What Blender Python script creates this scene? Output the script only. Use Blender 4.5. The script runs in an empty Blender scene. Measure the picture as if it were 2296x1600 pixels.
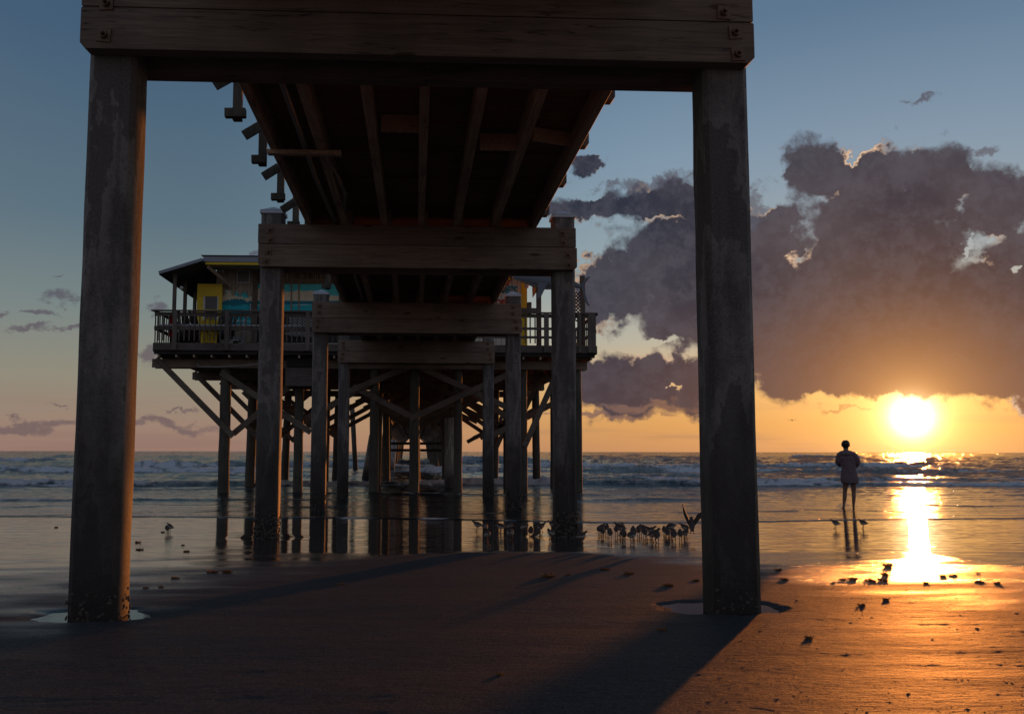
import bpy, bmesh, math, random
import numpy as np
from mathutils import Vector, Matrix
random.seed(7); rng = np.random.default_rng(11)
SC = bpy.context.scene; COL = SC.collection
rad = math.radians
# ------------------------------------------------------------------ camera
FPX = 2158.0; YAW = rad(2.92); PIT = math.atan(212/2158.0); ROL = 4/2296.0
CAM = Vector((0, 0, 1.47))
Fv = Vector((math.sin(YAW)*math.cos(PIT), math.cos(YAW)*math.cos(PIT), math.sin(PIT)))
R0 = Vector((math.cos(YAW), -math.sin(YAW), 0)); U0 = R0.cross(Fv)
Rv = R0*math.cos(ROL) + U0*math.sin(ROL); Uv = U0*math.cos(ROL) - R0*math.sin(ROL)
cd = bpy.data.cameras.new('camera'); cam = bpy.data.objects.new('camera', cd); COL.objects.link(cam)
cd.lens = FPX/2296*36; cd.sensor_width = 36; cd.sensor_fit = 'HORIZONTAL'; cd.shift_x = 108/2296.0
cd.clip_start = 0.05; cd.clip_end = 60000
m3 = Matrix((Rv, Uv, -Fv)).transposed()
cam.matrix_world = Matrix.Translation(CAM) @ m3.to_4x4()
SC.camera = cam

def ray(px, py): return Fv + Rv*((px-1040)/FPX) + Uv*((800-py)/FPX)
def at(px, py, Y):                     # the point of the plane y = Y seen at a place of the photograph (2296 x 1600)
    d = ray(px, py); return CAM + d*(Y/d.y)
def azel(px, py):
    d = ray(px, py).normalized(); return math.degrees(math.atan2(d.x, d.y)), math.degrees(math.asin(d.z))

# ------------------------------------------------------------------ noise (numpy)
_perm = rng.permutation(512).astype(np.int64)
def vnoise(x, y, seed=0):
    xi = np.floor(x).astype(np.int64); yi = np.floor(y).astype(np.int64)
    xf = x-xi; yf = y-yi
    u = xf*xf*xf*(xf*(xf*6-15)+10); v = yf*yf*yf*(yf*(yf*6-15)+10)
    def h(a, b):
        k = _perm[(_perm[(a+seed*37) & 511] + b + seed*91) & 511]
        ang = k*(2*math.pi/512.0)
        return ang
    def g(a, b, dx, dy):
        an = h(a, b); return np.cos(an)*dx + np.sin(an)*dy
    n00 = g(xi, yi, xf, yf); n10 = g(xi+1, yi, xf-1, yf)
    n01 = g(xi, yi+1, xf, yf-1); n11 = g(xi+1, yi+1, xf-1, yf-1)
    return ((n00*(1-u)+n10*u)*(1-v) + (n01*(1-u)+n11*u)*v)*1.5
def fbm(x, y, o=4, seed=0, rough=.5):
    s = 0; a = 1; t = 0
    for i in range(o):
        s = s + a*vnoise(x*2**i, y*2**i, seed+i); t += a; a *= rough
    return s/t
def sstep(a, b, x):
    t = np.clip((x-a)/(b-a), 0, 1); return t*t*(3-2*t)

# ------------------------------------------------------------------ node helpers
class NB:
    def __init__(s, tree): s.t = tree; s.n = tree.nodes; s.l = tree.links
    def put(s, sock, v):
        if v is None: return
        if isinstance(v, bpy.types.NodeSocket): s.l.new(v, sock)
        else: sock.default_value = v
    def m(s, op, a, b=None, c=None, clamp=False):
        n = s.n.new('ShaderNodeMath'); n.operation = op; n.use_clamp = clamp
        for i, v in enumerate((a, b, c)):
            if v is not None: s.put(n.inputs[i], v)
        return n.outputs[0]
    def v(s, op, a, b=None, c=None, out=0):
        n = s.n.new('ShaderNodeVectorMath'); n.operation = op
        for i, x in enumerate((a, b, c)):
            if x is not None: s.put(n.inputs[i], x)
        return n.outputs[out]
    def comb(s, x, y, z):
        n = s.n.new('ShaderNodeCombineXYZ')
        for i, v in enumerate((x, y, z)): s.put(n.inputs[i], v)
        return n.outputs[0]
    def sep(s, a):
        n = s.n.new('ShaderNodeSeparateXYZ'); s.l.new(a, n.inputs[0]); return n.outputs
    def noise(s, vec, scale=1, detail=4, rough=.5, dist=0, col=False, dim='3D'):
        n = s.n.new('ShaderNodeTexNoise'); n.noise_dimensions = dim
        s.put(n.inputs['Vector'], vec); n.inputs['Scale'].default_value = scale
        n.inputs['Detail'].default_value = detail; n.inputs['Roughness'].default_value = rough
        n.inputs['Distortion'].default_value = dist
        return n.outputs['Color'] if col else n.outputs['Fac']
    def vor(s, vec, scale=1, feature='F1', rnd=1):
        n = s.n.new('ShaderNodeTexVoronoi'); n.feature = feature
        s.put(n.inputs['Vector'], vec); n.inputs['Scale'].default_value = scale
        n.inputs['Randomness'].default_value = rnd
        return n.outputs['Distance']
    def ss(s, x, a, b, lo=0., hi=1.):
        n = s.n.new('ShaderNodeMapRange'); n.interpolation_type = 'SMOOTHSTEP'
        s.put(n.inputs['Value'], x); n.inputs['From Min'].default_value = a; n.inputs['From Max'].default_value = b
        n.inputs['To Min'].default_value = lo; n.inputs['To Max'].default_value = hi
        return n.outputs['Result']
    def lin(s, x, a, b, lo=0., hi=1.):
        n = s.n.new('ShaderNodeMapRange')
        s.put(n.inputs['Value'], x); n.inputs['From Min'].default_value = a; n.inputs['From Max'].default_value = b
        n.inputs['To Min'].default_value = lo; n.inputs['To Max'].default_value = hi
        return n.outputs['Result']
    def mix(s, f, a, b, mode='MIX'):
        n = s.n.new('ShaderNodeMix'); n.data_type = 'RGBA'; n.blend_type = mode; n.clamp_factor = True
        s.put(n.inputs[0], f)
        for sock, v in ((n.inputs[6], a), (n.inputs[7], b)):
            if isinstance(v, tuple): v = (*v[:3], 1)
            s.put(sock, v)
        return n.outputs[2]
    def ramp(s, f, stops, interp='LINEAR'):
        n = s.n.new('ShaderNodeValToRGB'); s.put(n.inputs[0], f); cr = n.color_ramp; cr.interpolation = interp
        while len(cr.elements) < len(stops): cr.elements.new(0.5)
        for e, (p, c) in zip(cr.elements, stops):
            e.position = p; e.color = (*c, 1)
        return n.outputs[0]
    def bump(s, h, strength=.5, dist=.02, normal=None):
        n = s.n.new('ShaderNodeBump'); s.put(n.inputs['Height'], h)
        n.inputs['Strength'].default_value = strength; n.inputs['Distance'].default_value = dist
        if normal is not None: s.l.new(normal, n.inputs['Normal'])
        return n.outputs[0]

def newmat(name):
    m = bpy.data.materials.new(name); m.use_nodes = True; b = NB(m.node_tree)
    p = m.node_tree.nodes['Principled BSDF']
    tc = b.n.new('ShaderNodeTexCoord')
    return m, b, p, tc
def mscale(b, vec, sc, loc=(0, 0, 0)):
    return b.v('MULTIPLY_ADD', vec, tuple(sc), tuple(loc))

def simple(name, col, rough=.6, var=.3, scale=6, metal=0, spec=.5, bump=.0, bscale=40):
    m, b, p, tc = newmat(name)
    n = b.noise(tc.outputs['Object'], scale, 5, .6)
    c2 = tuple(c*(1-var) for c in col); c3 = tuple(min(1, c*(1+var)) for c in col)
    b.l.new(b.mix(n, c2, c3), p.inputs['Base Color'])
    b.put(p.inputs['Roughness'], b.lin(n, 0, 1, max(.05, rough-.12), min(1, rough+.12)))
    p.inputs['Metallic'].default_value = metal; p.inputs['Specular IOR Level'].default_value = spec
    if bump: b.l.new(b.bump(b.noise(tc.outputs['Object'], bscale, 4, .6), bump, .01), p.inputs['Normal'])
    return m

def wood(name, axis, col, dark=.45, knots=True, rough=.78, seed=0.):
    m, b, p, tc = newmat(name)
    lo = .35; hi = 9.
    sc = [hi, hi, hi]; sc['XYZ'.index(axis)] = lo
    o = tc.outputs['Object']
    warp = b.noise(o, 1.3, 3, .5, col=True)
    o2 = b.v('MULTIPLY_ADD', warp, (.05, .05, .05), o)
    sv = b.v('MULTIPLY_ADD', o2, tuple(sc), (seed, seed*2, seed))
    g1 = b.noise(sv, 1.2, 6, .62)
    g2 = b.noise(b.v('MULTIPLY', sv, (3, 3, 3)), 1.5, 4, .7)
    rings = b.m('SINE', b.m('MULTIPLY', g1, 38.0))
    rings = b.lin(rings, -1, 1, 0, 1)
    big = b.noise(o, .9, 4, .6)
    c0 = tuple(c*(1-dark) for c in col); c1 = tuple(min(1, c*1.25) for c in col)
    c = b.mix(b.m('MULTIPLY', rings, b.m('MULTIPLY', g2, 1.0)), c1, c0)
    c = b.mix(b.ss(big, .35, .7, 0, .6), c, tuple(x*.5 for x in col))
    crk = b.m('ABSOLUTE', b.m('SUBTRACT', b.noise(b.v('MULTIPLY', sv, (1.7, 1.7, 1.7)), .8, 3, .5), .5))
    c = b.mix(b.m('MULTIPLY', b.ss(crk, .0, .011, 1, 0), b.ss(big, .40, .6, .15, .85)), c, tuple(x*.18 for x in col))
    if knots:
        ks = [4.2, 4.2, 4.2]; ks['XYZ'.index(axis)] = 1.15
        d = b.vor(b.v('MULTIPLY_ADD', o2, tuple(ks), (seed+3.3, 1.7, seed)), 1.0)
        k = b.ss(d, .07, .13, 1, 0)
        c = b.mix(b.m('MULTIPLY', k, .85), c, (col[0]*.28, col[1]*.2, col[2]*.16))
    b.l.new(c, p.inputs['Base Color'])
    b.put(p.inputs['Roughness'], b.lin(g2, .2, .8, rough-.1, rough+.1)); p.inputs['Specular IOR Level'].default_value = .3
    h = b.m('ADD', b.m('MULTIPLY', g1, .6), b.m('MULTIPLY', g2, .5))
    b.l.new(b.bump(h, .55, .012), p.inputs['Normal'])
    return m

def concrete(name, col=(.205, .188, .176), wetline=1.7):
    m, b, p, tc = newmat(name)
    geo = b.n.new('ShaderNodeNewGeometry'); pos = geo.outputs['Position']; x, y, z = b.sep(pos)
    fine = b.noise(pos, 60, 4, .65); medn = b.noise(pos, 11, 5, .65)
    big = b.noise(b.v('MULTIPLY_ADD', pos, (2.6, 2.6, .62), (.7, 3.1, .4)), 1.1, 5, .55, .3)
    bt = b.m('ADD', big, b.m('MULTIPLY_ADD', medn, .20, -.10)); bt = b.m('ADD', bt, b.m('MULTIPLY_ADD', fine, .10, -.05))
    streak = b.noise(b.v('MULTIPLY', pos, (14, 14, .5)), 1, 5, .6)
    spots = b.vor(b.v('MULTIPLY', pos, (1, 1, .8)), 34)
    c = b.mix(b.ss(bt, .36, .60), tuple(v*.5 for v in col), tuple(min(1, v*1.7) for v in col))
    c = b.mix(b.ss(bt, .515, .54, 0, .78), c, tuple(v*.36 for v in col))
    c = b.mix(b.ss(streak, .50, .72, 0, .5), c, tuple(v*.35 for v in col))
    c = b.mix(b.m('MULTIPLY', b.ss(spots, .05, .18, 1, 0), b.ss(medn, .45, .6, .0, .9)), c, (col[0]*.22, col[1]*.2, col[2]*.18))
    c = b.mix(b.ss(fine, .35, .7, 0, .30), c, tuple(v*1.6 for v in col))
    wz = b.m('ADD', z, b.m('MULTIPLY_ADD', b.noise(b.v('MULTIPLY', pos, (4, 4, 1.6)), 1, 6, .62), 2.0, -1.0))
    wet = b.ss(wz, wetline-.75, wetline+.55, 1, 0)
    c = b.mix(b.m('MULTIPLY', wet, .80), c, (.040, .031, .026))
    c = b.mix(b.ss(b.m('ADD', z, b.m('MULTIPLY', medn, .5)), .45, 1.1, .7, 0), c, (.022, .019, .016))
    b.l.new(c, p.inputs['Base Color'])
    b.put(p.inputs['Roughness'], b.lin(wet, 0, 1, .85, .62)); p.inputs['Specular IOR Level'].default_value = .3
    h = b.m('ADD', b.m('MULTIPLY', fine, .4), b.m('ADD', b.m('MULTIPLY', medn, .8), b.m('MULTIPLY', b.ss(spots, .0, .16), .5)))
    b.l.new(b.bump(h, .9, .014), p.inputs['Normal'])
    return m

WB = (.30, .225, .165)
M = {}
M['beam'] = wood('beam_wood', 'X', WB)
M['beam2'] = wood('beam_wood_b', 'X', (.27, .205, .155), seed=4.1)
M['joist'] = wood('joist_wood', 'Y', (.60, .46, .32), knots=False, seed=2)
M['post'] = wood('post_wood', 'Z', (.17, .14, .115), seed=5)
M['deck'] = wood('deck_wood', 'X', (.28, .165, .11), knots=False, seed=7)
M['brace'] = wood('brace_wood', 'X', (.19, .15, .115), seed=9)
M['rail'] = wood('rail_wood', 'X', (.15, .12, .1), knots=False, seed=12)
M['oldwood'] = wood('weathered_plank', 'Z', (.5, .43, .33), seed=13)
M['tpile'] = wood('timber_pile', 'Z', (.12, .105, .082), seed=15)
M['conc'] = concrete('pile_concrete')
M['conc2'] = concrete('jacket_concrete', (.5, .47, .44), -.3)
M['cap'] = simple('cap_plastic', (.62, .66, .7), .45, .12, 8)
M['steel'] = simple('rusty_bolt', (.2, .13, .09), .55, .4, 30, .6, bump=.3)
M['pvc'] = simple('grey_conduit', (.3, .29, .27), .5, .2, 5)
M['whitepipe'] = simple('white_pipe', (.6, .6, .6), .45, .1, 5)
M['yellow'] = simple('yellow_paint', (.85, .60, .03), .6, .18, 7, bump=.1)
M['fascia'] = simple('blue_grey_fascia', (.3, .33, .37), .6, .15, 5)
M['shingle'] = simple('dark_shingle', (.08, .08, .085), .85, .3, 14, bump=.4)
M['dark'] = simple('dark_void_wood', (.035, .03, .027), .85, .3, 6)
M['screen'] = simple('door_screen', (.16, .155, .16), .7, .15, 60)
M['white'] = simple('white_paint', (.62, .62, .6), .6, .1, 6)
M['cream'] = simple('cream_siding', (.75, .73, .62), .7, .1, 5)
M['red'] = simple('red_cloth', (.45, .03, .03), .75, .2, 9)
M['green'] = simple('green_trim', (.04, .16, .06), .75, .2, 9)
M['orange'] = simple('orange_cloth', (.7, .22, .04), .6, .2, 9)
M['teal'] = simple('teal_letter', (.02, .3, .42), .6, .15, 9)
M['redlet'] = simple('red_letter', (.5, .05, .03), .6, .15, 9)
M['grey'] = simple('grey_box', (.33, .33, .33), .5, .12, 9)
M['shark'] = simple('shark_grey', (.16, .18, .21), .45, .25, 3, bump=.1, bscale=20)
M['sharkw'] = simple('shark_pale', (.42, .42, .42), .5, .15, 4)
M['shell'] = simple('barnacle_shell', (.105, .088, .072), .8, .55, 40, bump=.3, bscale=90)
M['weed'] = simple('sargassum', (.26, .11, .025), .6, .5, 30)
M['bit'] = simple('dark_scrap', (.05, .035, .025), .7, .4, 30)
M['skin'] = simple('skin', (.24, .135, .09), .5, .08, 8)
M['hair'] = simple('dark_hair', (.03, .018, .012), .5, .3, 60)
M['hood'] = simple('mauve_hoodie', (.20, .14, .15), .9, .12, 10, bump=.15, bscale=25)
M['shorts'] = simple('dark_shorts', (.06, .05, .06), .85, .2, 10)
M['bback'] = simple('bird_brown', (.085, .06, .045), .8, .45, 60)
M['bbelly'] = simple('bird_white', (.5, .47, .44), .8, .12, 40)
M['bleg'] = simple('bird_leg', (.10, .045, .025), .6, .2, 40)
M['spray'] = simple('spray_drop', (.85, .85, .85), .2, .05, 9)

# ------------------------------------------------------------------ mesh helpers
class MB:
    def __init__(s): s.v = []; s.f = []; s.mi = []; s.smooth = False
    def quad_box(s, c8, mi=0):
        n = len(s.v); s.v += [tuple(p) for p in c8]
        for q in ((0, 3, 2, 1), (4, 5, 6, 7), (0, 1, 5, 4), (1, 2, 6, 5), (2, 3, 7, 6), (3, 0, 4, 7)):
            s.f.append(tuple(n+i for i in q)); s.mi.append(mi)
    def box(s, x0, x1, y0, y1, z0, z1, mi=0):
        s.quad_box([(x0, y0, z0), (x1, y0, z0), (x1, y1, z0), (x0, y1, z0), (x0, y0, z1), (x1, y0, z1), (x1, y1, z1), (x0, y1, z1)], mi)
    def bar(s, a, b, w, h, up=(0, 0, 1), mi=0):
        a = Vector(a); b = Vector(b); d = (b-a).normalized(); up = Vector(up)
        sd = d.cross(up)
        if sd.length < 1e-4: sd = d.cross(Vector((0, 1, 0)))
        sd.normalize(); u2 = sd.cross(d).normalized()
        c = []
        for p in (a, b):
            for i, j in ((-1, -1), (1, -1), (1, 1), (-1, 1)): c.append(p + sd*(i*w/2) + u2*(j*h/2))
        s.quad_box(c, mi)
    def tube(s, pts, r, seg=8, mi=0, cap=True):
        pts = [Vector(p) for p in pts]; n0 = len(s.v); k = len(pts)
        rr = r if isinstance(r, (list, tuple)) else [r]*k
        ref = Vector((0, 0, 1))
        for i, p in enumerate(pts):
            d = (pts[min(i+1, k-1)] - pts[max(i-1, 0)]).normalized()
            rf = ref if abs(d.z) < .95 else Vector((0, 1, 0))
            a = d.cross(rf).normalized(); b = d.cross(a).normalized()
            for j in range(seg):
                t = 2*math.pi*j/seg
                q = rr[i]
                ra, rb = (q if isinstance(q, (tuple, list)) else (q, q))
                s.v.append(tuple(p + a*(math.cos(t)*ra) + b*(math.sin(t)*rb)))
        for i in range(k-1):
            for j in range(seg):
                a = n0+i*seg+j; b = n0+i*seg+(j+1) % seg
                s.f.append((a, a+seg, b+seg, b)); s.mi.append(mi)
        if cap:
            s.f.append(tuple(n0+j for j in range(seg))); s.mi.append(mi)
            s.f.append(tuple(n0+(k-1)*seg+j for j in reversed(range(seg)))); s.mi.append(mi)
    def poly(s, pts, mi=0):
        n = len(s.v); s.v += [tuple(p) for p in pts]; s.f.append(tuple(range(n, n+len(pts)))); s.mi.append(mi)
    def slab(s, pts2, y0, y1, mi=0):        # polygon in x,z pushed from y0 to y1
        n = len(s.v); k = len(pts2)
        s.v += [(x, y0, z) for x, z in pts2] + [(x, y1, z) for x, z in pts2]
        s.f.append(tuple(n+i for i in range(k))); s.mi.append(mi)
        s.f.append(tuple(n+k+i for i in reversed(range(k)))); s.mi.append(mi)
        for i in range(k):
            j = (i+1) % k; s.f.append((n+i, n+k+i, n+k+j, n+j)); s.mi.append(mi)
    def sphere(s, c, r, seg=10, rings=6, mi=0):
        c = Vector(c); rx, ry, rz = r if isinstance(r, (tuple, list)) else (r, r, r)
        n = len(s.v)
        for i in range(1, rings):
            t = math.pi*i/rings
            for j in range(seg):
                a = 2*math.pi*j/seg
                s.v.append((c.x+rx*math.sin(t)*math.cos(a), c.y+ry*math.sin(t)*math.sin(a), c.z+rz*math.cos(t)))
        top = len(s.v); s.v.append((c.x, c.y, c.z+rz)); bot = len(s.v); s.v.append((c.x, c.y, c.z-rz))
        for i in range(rings-2):
            for j in range(seg):
                a = n+i*seg+j; b = n+i*seg+(j+1) % seg; s.f.append((a, a+seg, b+seg, b)); s.mi.append(mi)
        for j in range(seg):
            s.f.append((top, n+j, n+(j+1) % seg)); s.mi.append(mi)
            q = n+(rings-2)*seg; s.f.append((bot, q+(j+1) % seg, q+j)); s.mi.append(mi)
    def mesh(s, name, mats, smooth=False):
        me = bpy.data.meshes.new(name); me.from_pydata(s.v, [], s.f)
        if not isinstance(mats, (list, tuple)): mats = [mats]
        for m in mats: me.materials.append(m)
        if len(mats) > 1: me.polygons.foreach_set('material_index', s.mi)
        bm = bmesh.new(); bm.from_mesh(me); bmesh.ops.recalc_face_normals(bm, faces=bm.faces); bm.to_mesh(me); bm.free()
        if smooth: me.polygons.foreach_set('use_smooth', [True]*len(me.polygons))
        me.update(); return me
    def build(s, name, mats, parent=None, smooth=False, bevel=0, segs=1):
        o = bpy.data.objects.new(name, s.mesh(name, mats, smooth)); COL.objects.link(o)
        if parent: o.parent = parent
        if bevel:
            md = o.modifiers.new('bevel', 'BEVEL'); md.width = bevel; md.segments = segs; md.limit_method = 'ANGLE'
        return o
def tag(o, label=None, cat=None, group=None, kind=None):
    if label: o['label'] = label
    if cat: o['category'] = cat
    if group: o['group'] = group
    if kind: o['kind'] = kind
    return o
def empty(name, loc, label, cat, group=None):
    o = bpy.data.objects.new(name, None); COL.objects.link(o); o.location = loc; o.empty_display_size = .2
    return tag(o, label, cat, group)
def obj_copy(o, parent=None, loc=None):
    c = o.copy(); COL.objects.link(c)
    if parent is not None: c.parent = parent
    if loc is not None: c.location = loc
    return c

# ------------------------------------------------------------------ ground function
_SY = np.array([-400, -60, -5, 4, 7, 12, 15, 20, 23, 27, 31, 45, 70, 400.])
_SZ = np.array([6, 1.6, .55, .36, .31, .21, .155, .098, .068, .02, -.06, -.5, -1.6, -6.])
POOLS = [(-2.28, 7.22, .46, .36), (2.36, 7.36, .50, .40)]
def wet_edge(x):
    # distance at which the standing film of water starts
    return 11.9 + .35*np.sin(x*.55+.4) + .25*np.sin(x*1.7) - 2.9*sstep(-.2, -3.6, x) - 2.2*sstep(2.3, 5.0, x) + .18*vnoise(x*2.2, x*0+3.3, 5)
def wetness(x, y):
    soft = .16 + 2.9*sstep(0.1, -2.6, x) + 2.9*sstep(2.0, 3.8, x)
    n = fbm(x*.6, y*1.8, 3, 21)
    e = wet_edge(x)
    return sstep(-1, 1, (y-e)/soft*.9 + n*1.1)
def sand_z(x, y, detail=True):
    x = np.asarray(x, float); y = np.asarray(y, float)
    z = np.interp(y, _SY, _SZ)
    if detail:
        w = sstep(8.0, 11.5, y)
        und = .012*fbm(x*.35, y*.8, 3, 31) + .0035*fbm(x*1.1, y*3.2, 3, 35)
        right = sstep(1.5, 4, x)*sstep(12, 8.5, y)
        rip = .0022*fbm(x*1.0+y*.35, y*6.5, 3, 41)*right
        pits = -.002*sstep(.38, .7, vnoise(x*1.4, y*4.6, 50))*right - .0015*sstep(.42, .6, vnoise(x*3.0, y*4.5, 52))*sstep(6.0, 5.0, y)
        lump = .0022*fbm(x*7, y*10, 3, 44)*(1-w)*(.5+.5*right)
        z = z + (und+rip+pits+lump)*(1-w) + .0016*fbm(x*.5, y*2.0, 2, 61)*w*sstep(24, 18, y)
        bar = .012*np.exp(-((y-11.3)/.7)**2)*sstep(-4, -1.5, x)*sstep(4, 2, x)
        z = z + bar
    for (cx, cy, rx, ry) in POOLS:
        q = np.sqrt(((x-cx)/rx)**2 + ((y-cy)/ry)**2)
        z = z - .05*sstep(1.15, .55, q + .38*fbm(x*2.2, y*2.6, 3, 71))
    # slight scour round the second pair of piles
    for cx in (-2.25, 2.35):
        q = np.sqrt(((x-cx)/.5)**2 + ((y-15.1)/.5)**2); z = z - .012*sstep(1.4, .5, q)
    return z
def gz(x, y): return float(sand_z(np.array([x]), np.array([y]))[0])
def ground(px, py, zfun=gz):
    d = ray(px, py); t = 2.0
    for _ in range(60):
        p = CAM + d*t
        dz = p.z - zfun(p.x, p.y)
        t += dz/(-d.z + .02)
        if abs(dz) < 1e-4: break
    return CAM + d*t

def grid_object(name, X, Y, Z, mat, attrs=None, smooth=True):
    r, c = X.shape
    co = np.stack([X, Y, Z], -1).reshape(-1, 3).astype(np.float32)
    idx = np.arange(r*c).reshape(r, c)
    q = np.stack([idx[:-1, :-1], idx[:-1, 1:], idx[1:, 1:], idx[1:, :-1]], -1).reshape(-1, 4)
    me = bpy.data.meshes.new(name)
    me.vertices.add(r*c); me.vertices.foreach_set('co', co.ravel())
    me.loops.add(q.size); me.loops.foreach_set('vertex_index', q.ravel().astype(np.int32))
    me.polygons.add(len(q)); me.polygons.foreach_set('loop_start', np.arange(0, q.size, 4, dtype=np.int32))
    me.polygons.foreach_set('loop_total', np.full(len(q), 4, dtype=np.int32))
    me.update(calc_edges=True)
    if smooth: me.polygons.foreach_set('use_smooth', np.ones(len(q), dtype=bool))
    for k, a in (attrs or {}).items():
        at_ = me.attributes.new(k, 'FLOAT', 'POINT'); at_.data.foreach_set('value', a.ravel().astype(np.float32))
    me.materials.append(mat); o = bpy.data.objects.new(name, me); COL.objects.link(o); return o

# ------------------------------------------------------------------ sand
m, b, p, tc = newmat('wet_sand'); M['sand'] = m
geo = b.n.new('ShaderNodeNewGeometry'); pos = geo.outputs['Position']
aw = b.n.new('ShaderNodeAttribute'); aw.attribute_name = 'wet'; wet = aw.outputs['Fac']
ar = b.n.new('ShaderNodeAttribute'); ar.attribute_name = 'rough_zone'; rz = ar.outputs['Fac']
big = b.noise(pos, .8, 4, .55); med = b.noise(b.v('MULTIPLY', pos, (3, 9, 3)), 1, 5, .6)
grain = b.noise(pos, 260, 2, .7); grain2 = b.noise(pos, 70, 3, .65)
c = b.mix(big, (.046, .048, .052), (.078, .080, .084))
c = b.mix(b.ss(med, .5, .75, 0, .5), c, (.045, .038, .034))
spk = b.ss(b.noise(b.v('MULTIPLY', pos, (26, 60, 26)), 1, 4, .7), .56, .66)
c = b.mix(b.m('MULTIPLY', spk, b.m('MULTIPLY', rz, .9)), c, (.015, .011, .008))
c = b.mix(b.ss(b.noise(pos, 330, 0, .5), .78, .82, 0, .5), c, (.5, .45, .38))  # tiny bright sparkles painted into the sand colour
c = b.mix(b.ss(b.noise(b.v('MULTIPLY', pos, (16, 30, 16)), 1, 4, .7), .38, .62, .0, .55), c, (.035, .036, .038))
c = b.mix(b.ss(grain2, .40, .66, .0, .5), c, (.15, .145, .14))
shell_glint = b.vor(b.v('MULTIPLY', pos, (1, 1.6, 1)), 16)
c = b.mix(b.ss(shell_glint, .03, .075, .9, 0), c, (.55, .50, .44))  # pale shell bits that also paint bright glints into the sand
shl2 = b.vor(b.v('MULTIPLY_ADD', pos, (1, 2.2, 1), (4, 9, 2)), 9)
c = b.mix(b.ss(shl2, .04, .09, .85, 0), c, (.012, .010, .009))
c = b.mix(b.m('MULTIPLY', wet, .7), c, (.03, .026, .022))
px_, py_, pz_ = b.sep(pos)
c = b.mix(b.ss(b.m('ADD', py_, b.m('MULTIPLY', big, 3.0)), 3.6, -1.5), c, (.42, .37, .30))  # pale dry sand, unseen behind the camera, bouncing fill light upward
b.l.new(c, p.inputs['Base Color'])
damp = b.noise(b.v('MULTIPLY', pos, (.8, 2.6, 1)), 1.0, 4, .55)
rdry = b.lin(damp, .3, .7, .50, .64)
nrm = b.n.new('ShaderNodeMix'); nrm.data_type = 'FLOAT'; b.put(nrm.inputs[0], b.m('SUBTRACT', 1.0, b.m('POWER', b.m('SUBTRACT', 1.0, wet, clamp=True), 1.7))); b.put(nrm.inputs[2], rdry); nrm.inputs[3].default_value = .022
b.l.new(nrm.outputs[0], p.inputs['Roughness'])
p.inputs['IOR'].default_value = 1.36; b.put(p.inputs['Specular IOR Level'], b.lin(wet, 0, .5, .05, .5))
hd = b.m('ADD', b.m('MULTIPLY', grain, .22), b.m('ADD', b.m('MULTIPLY', grain2, .55), b.m('MULTIPLY', b.noise(b.v('MULTIPLY', pos, (7, 22, 7)), 1, 5, .65), b.m('MULTIPLY_ADD', rz, 2.2, 1.3))))
hd = b.m('ADD', hd, b.m('MULTIPLY', spk, b.m('MULTIPLY', rz, .5)))
hd = b.m('MULTIPLY', hd, b.m('SUBTRACT', 1.0, wet))
ripw = b.noise(b.v('MULTIPLY', pos, (.9, 8.5, 1)), 1.0, 2, .5, .25)
ripw = b.m('ADD', ripw, b.m('MULTIPLY', b.noise(b.v('MULTIPLY', pos, (3.2, 30, 1)), 1.0, 1, .5), .16))
n1 = b.bump(hd, 1.0, .012)
n2 = b.bump(b.m('MULTIPLY', ripw, wet), 1.0, .0062, n1)
b.l.new(n2, p.inputs['Normal'])

ys = [2.2]
while ys[-1] < 26: ys.append(ys[-1] + max(.006, ys[-1]**2/(962*1.25)*.62))
ysf = np.array([-400, -120, -50, -20, -8, -3, 0, 1.2, 1.8] + ys + [27, 28.5, 30, 33, 38, 45, 60, 90, 200, 400.])
ucore = np.linspace(-.60, .82, 900)
uo = .06*1.32**np.arange(1, 16)
us = np.concatenate([(-.60-uo)[::-1], ucore, .82+uo])
YY, UU = np.meshgrid(ysf, us, indexing='ij')
wid = np.maximum(YY, 2.5)*1.0 + .8
XX = UU*wid
ZZ = sand_z(XX, YY)
wt = wetness(XX, YY)
rzn = sstep(1.0, 3.6, XX + .25*(7-YY) + .6*fbm(XX*.8, YY*1.2, 2, 81))*sstep(11.5, 9.2, YY)
sand = grid_object('sand', XX, YY, ZZ, M['sand'], {'wet': wt, 'rough_zone': rzn})
tag(sand, 'damp brown beach sand with a mirror-wet strip by the sea', 'sand', kind='structure')

# ------------------------------------------------------------------ sea
m, b, p, tc = newmat('sea_water'); M['sea'] = m
geo = b.n.new('ShaderNodeNewGeometry'); pos = geo.outputs['Position']
af = b.n.new('ShaderNodeAttribute'); af.attribute_name = 'foam'; foam = af.outputs['Fac']
ac = b.n.new('ShaderNodeAttribute'); ac.attribute_name = 'chop'; chop = ac.outputs['Fac']
fn = b.noise(b.v('MULTIPLY', pos, (1.6, 3.0, 5)), 1.6, 7, .70, .4)
lace = b.vor(b.v('MULTIPLY_ADD', b.noise(pos, 1.5, 3, .5, col=True), (.6, .6, .6), b.v('MULTIPLY', pos, (1.6, 2.6, 1.6))), 1.0, 'DISTANCE_TO_EDGE')
lacef = b.ss(lace, .0, .10, 1, 0)
fth = b.m('ADD', b.m('MULTIPLY', foam, 1.6), b.m('MULTIPLY_ADD', fn, 2.6, -1.72))
fmask = b.ss(fth, .0, .75)
fmask = b.m('MAXIMUM', fmask, b.m('MULTIPLY', b.m('MULTIPLY', lacef, b.ss(fn, .45, .6)), b.ss(foam, .12, .5, 0, .8)))
c = b.mix(fmask, (.018, .026, .028), (.86, .79, .75))
b.l.new(c, p.inputs['Base Color'])
b.put(p.inputs['Roughness'], b.lin(fmask, 0, 1, .09, .75)); p.inputs['IOR'].default_value = 1.333
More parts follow.
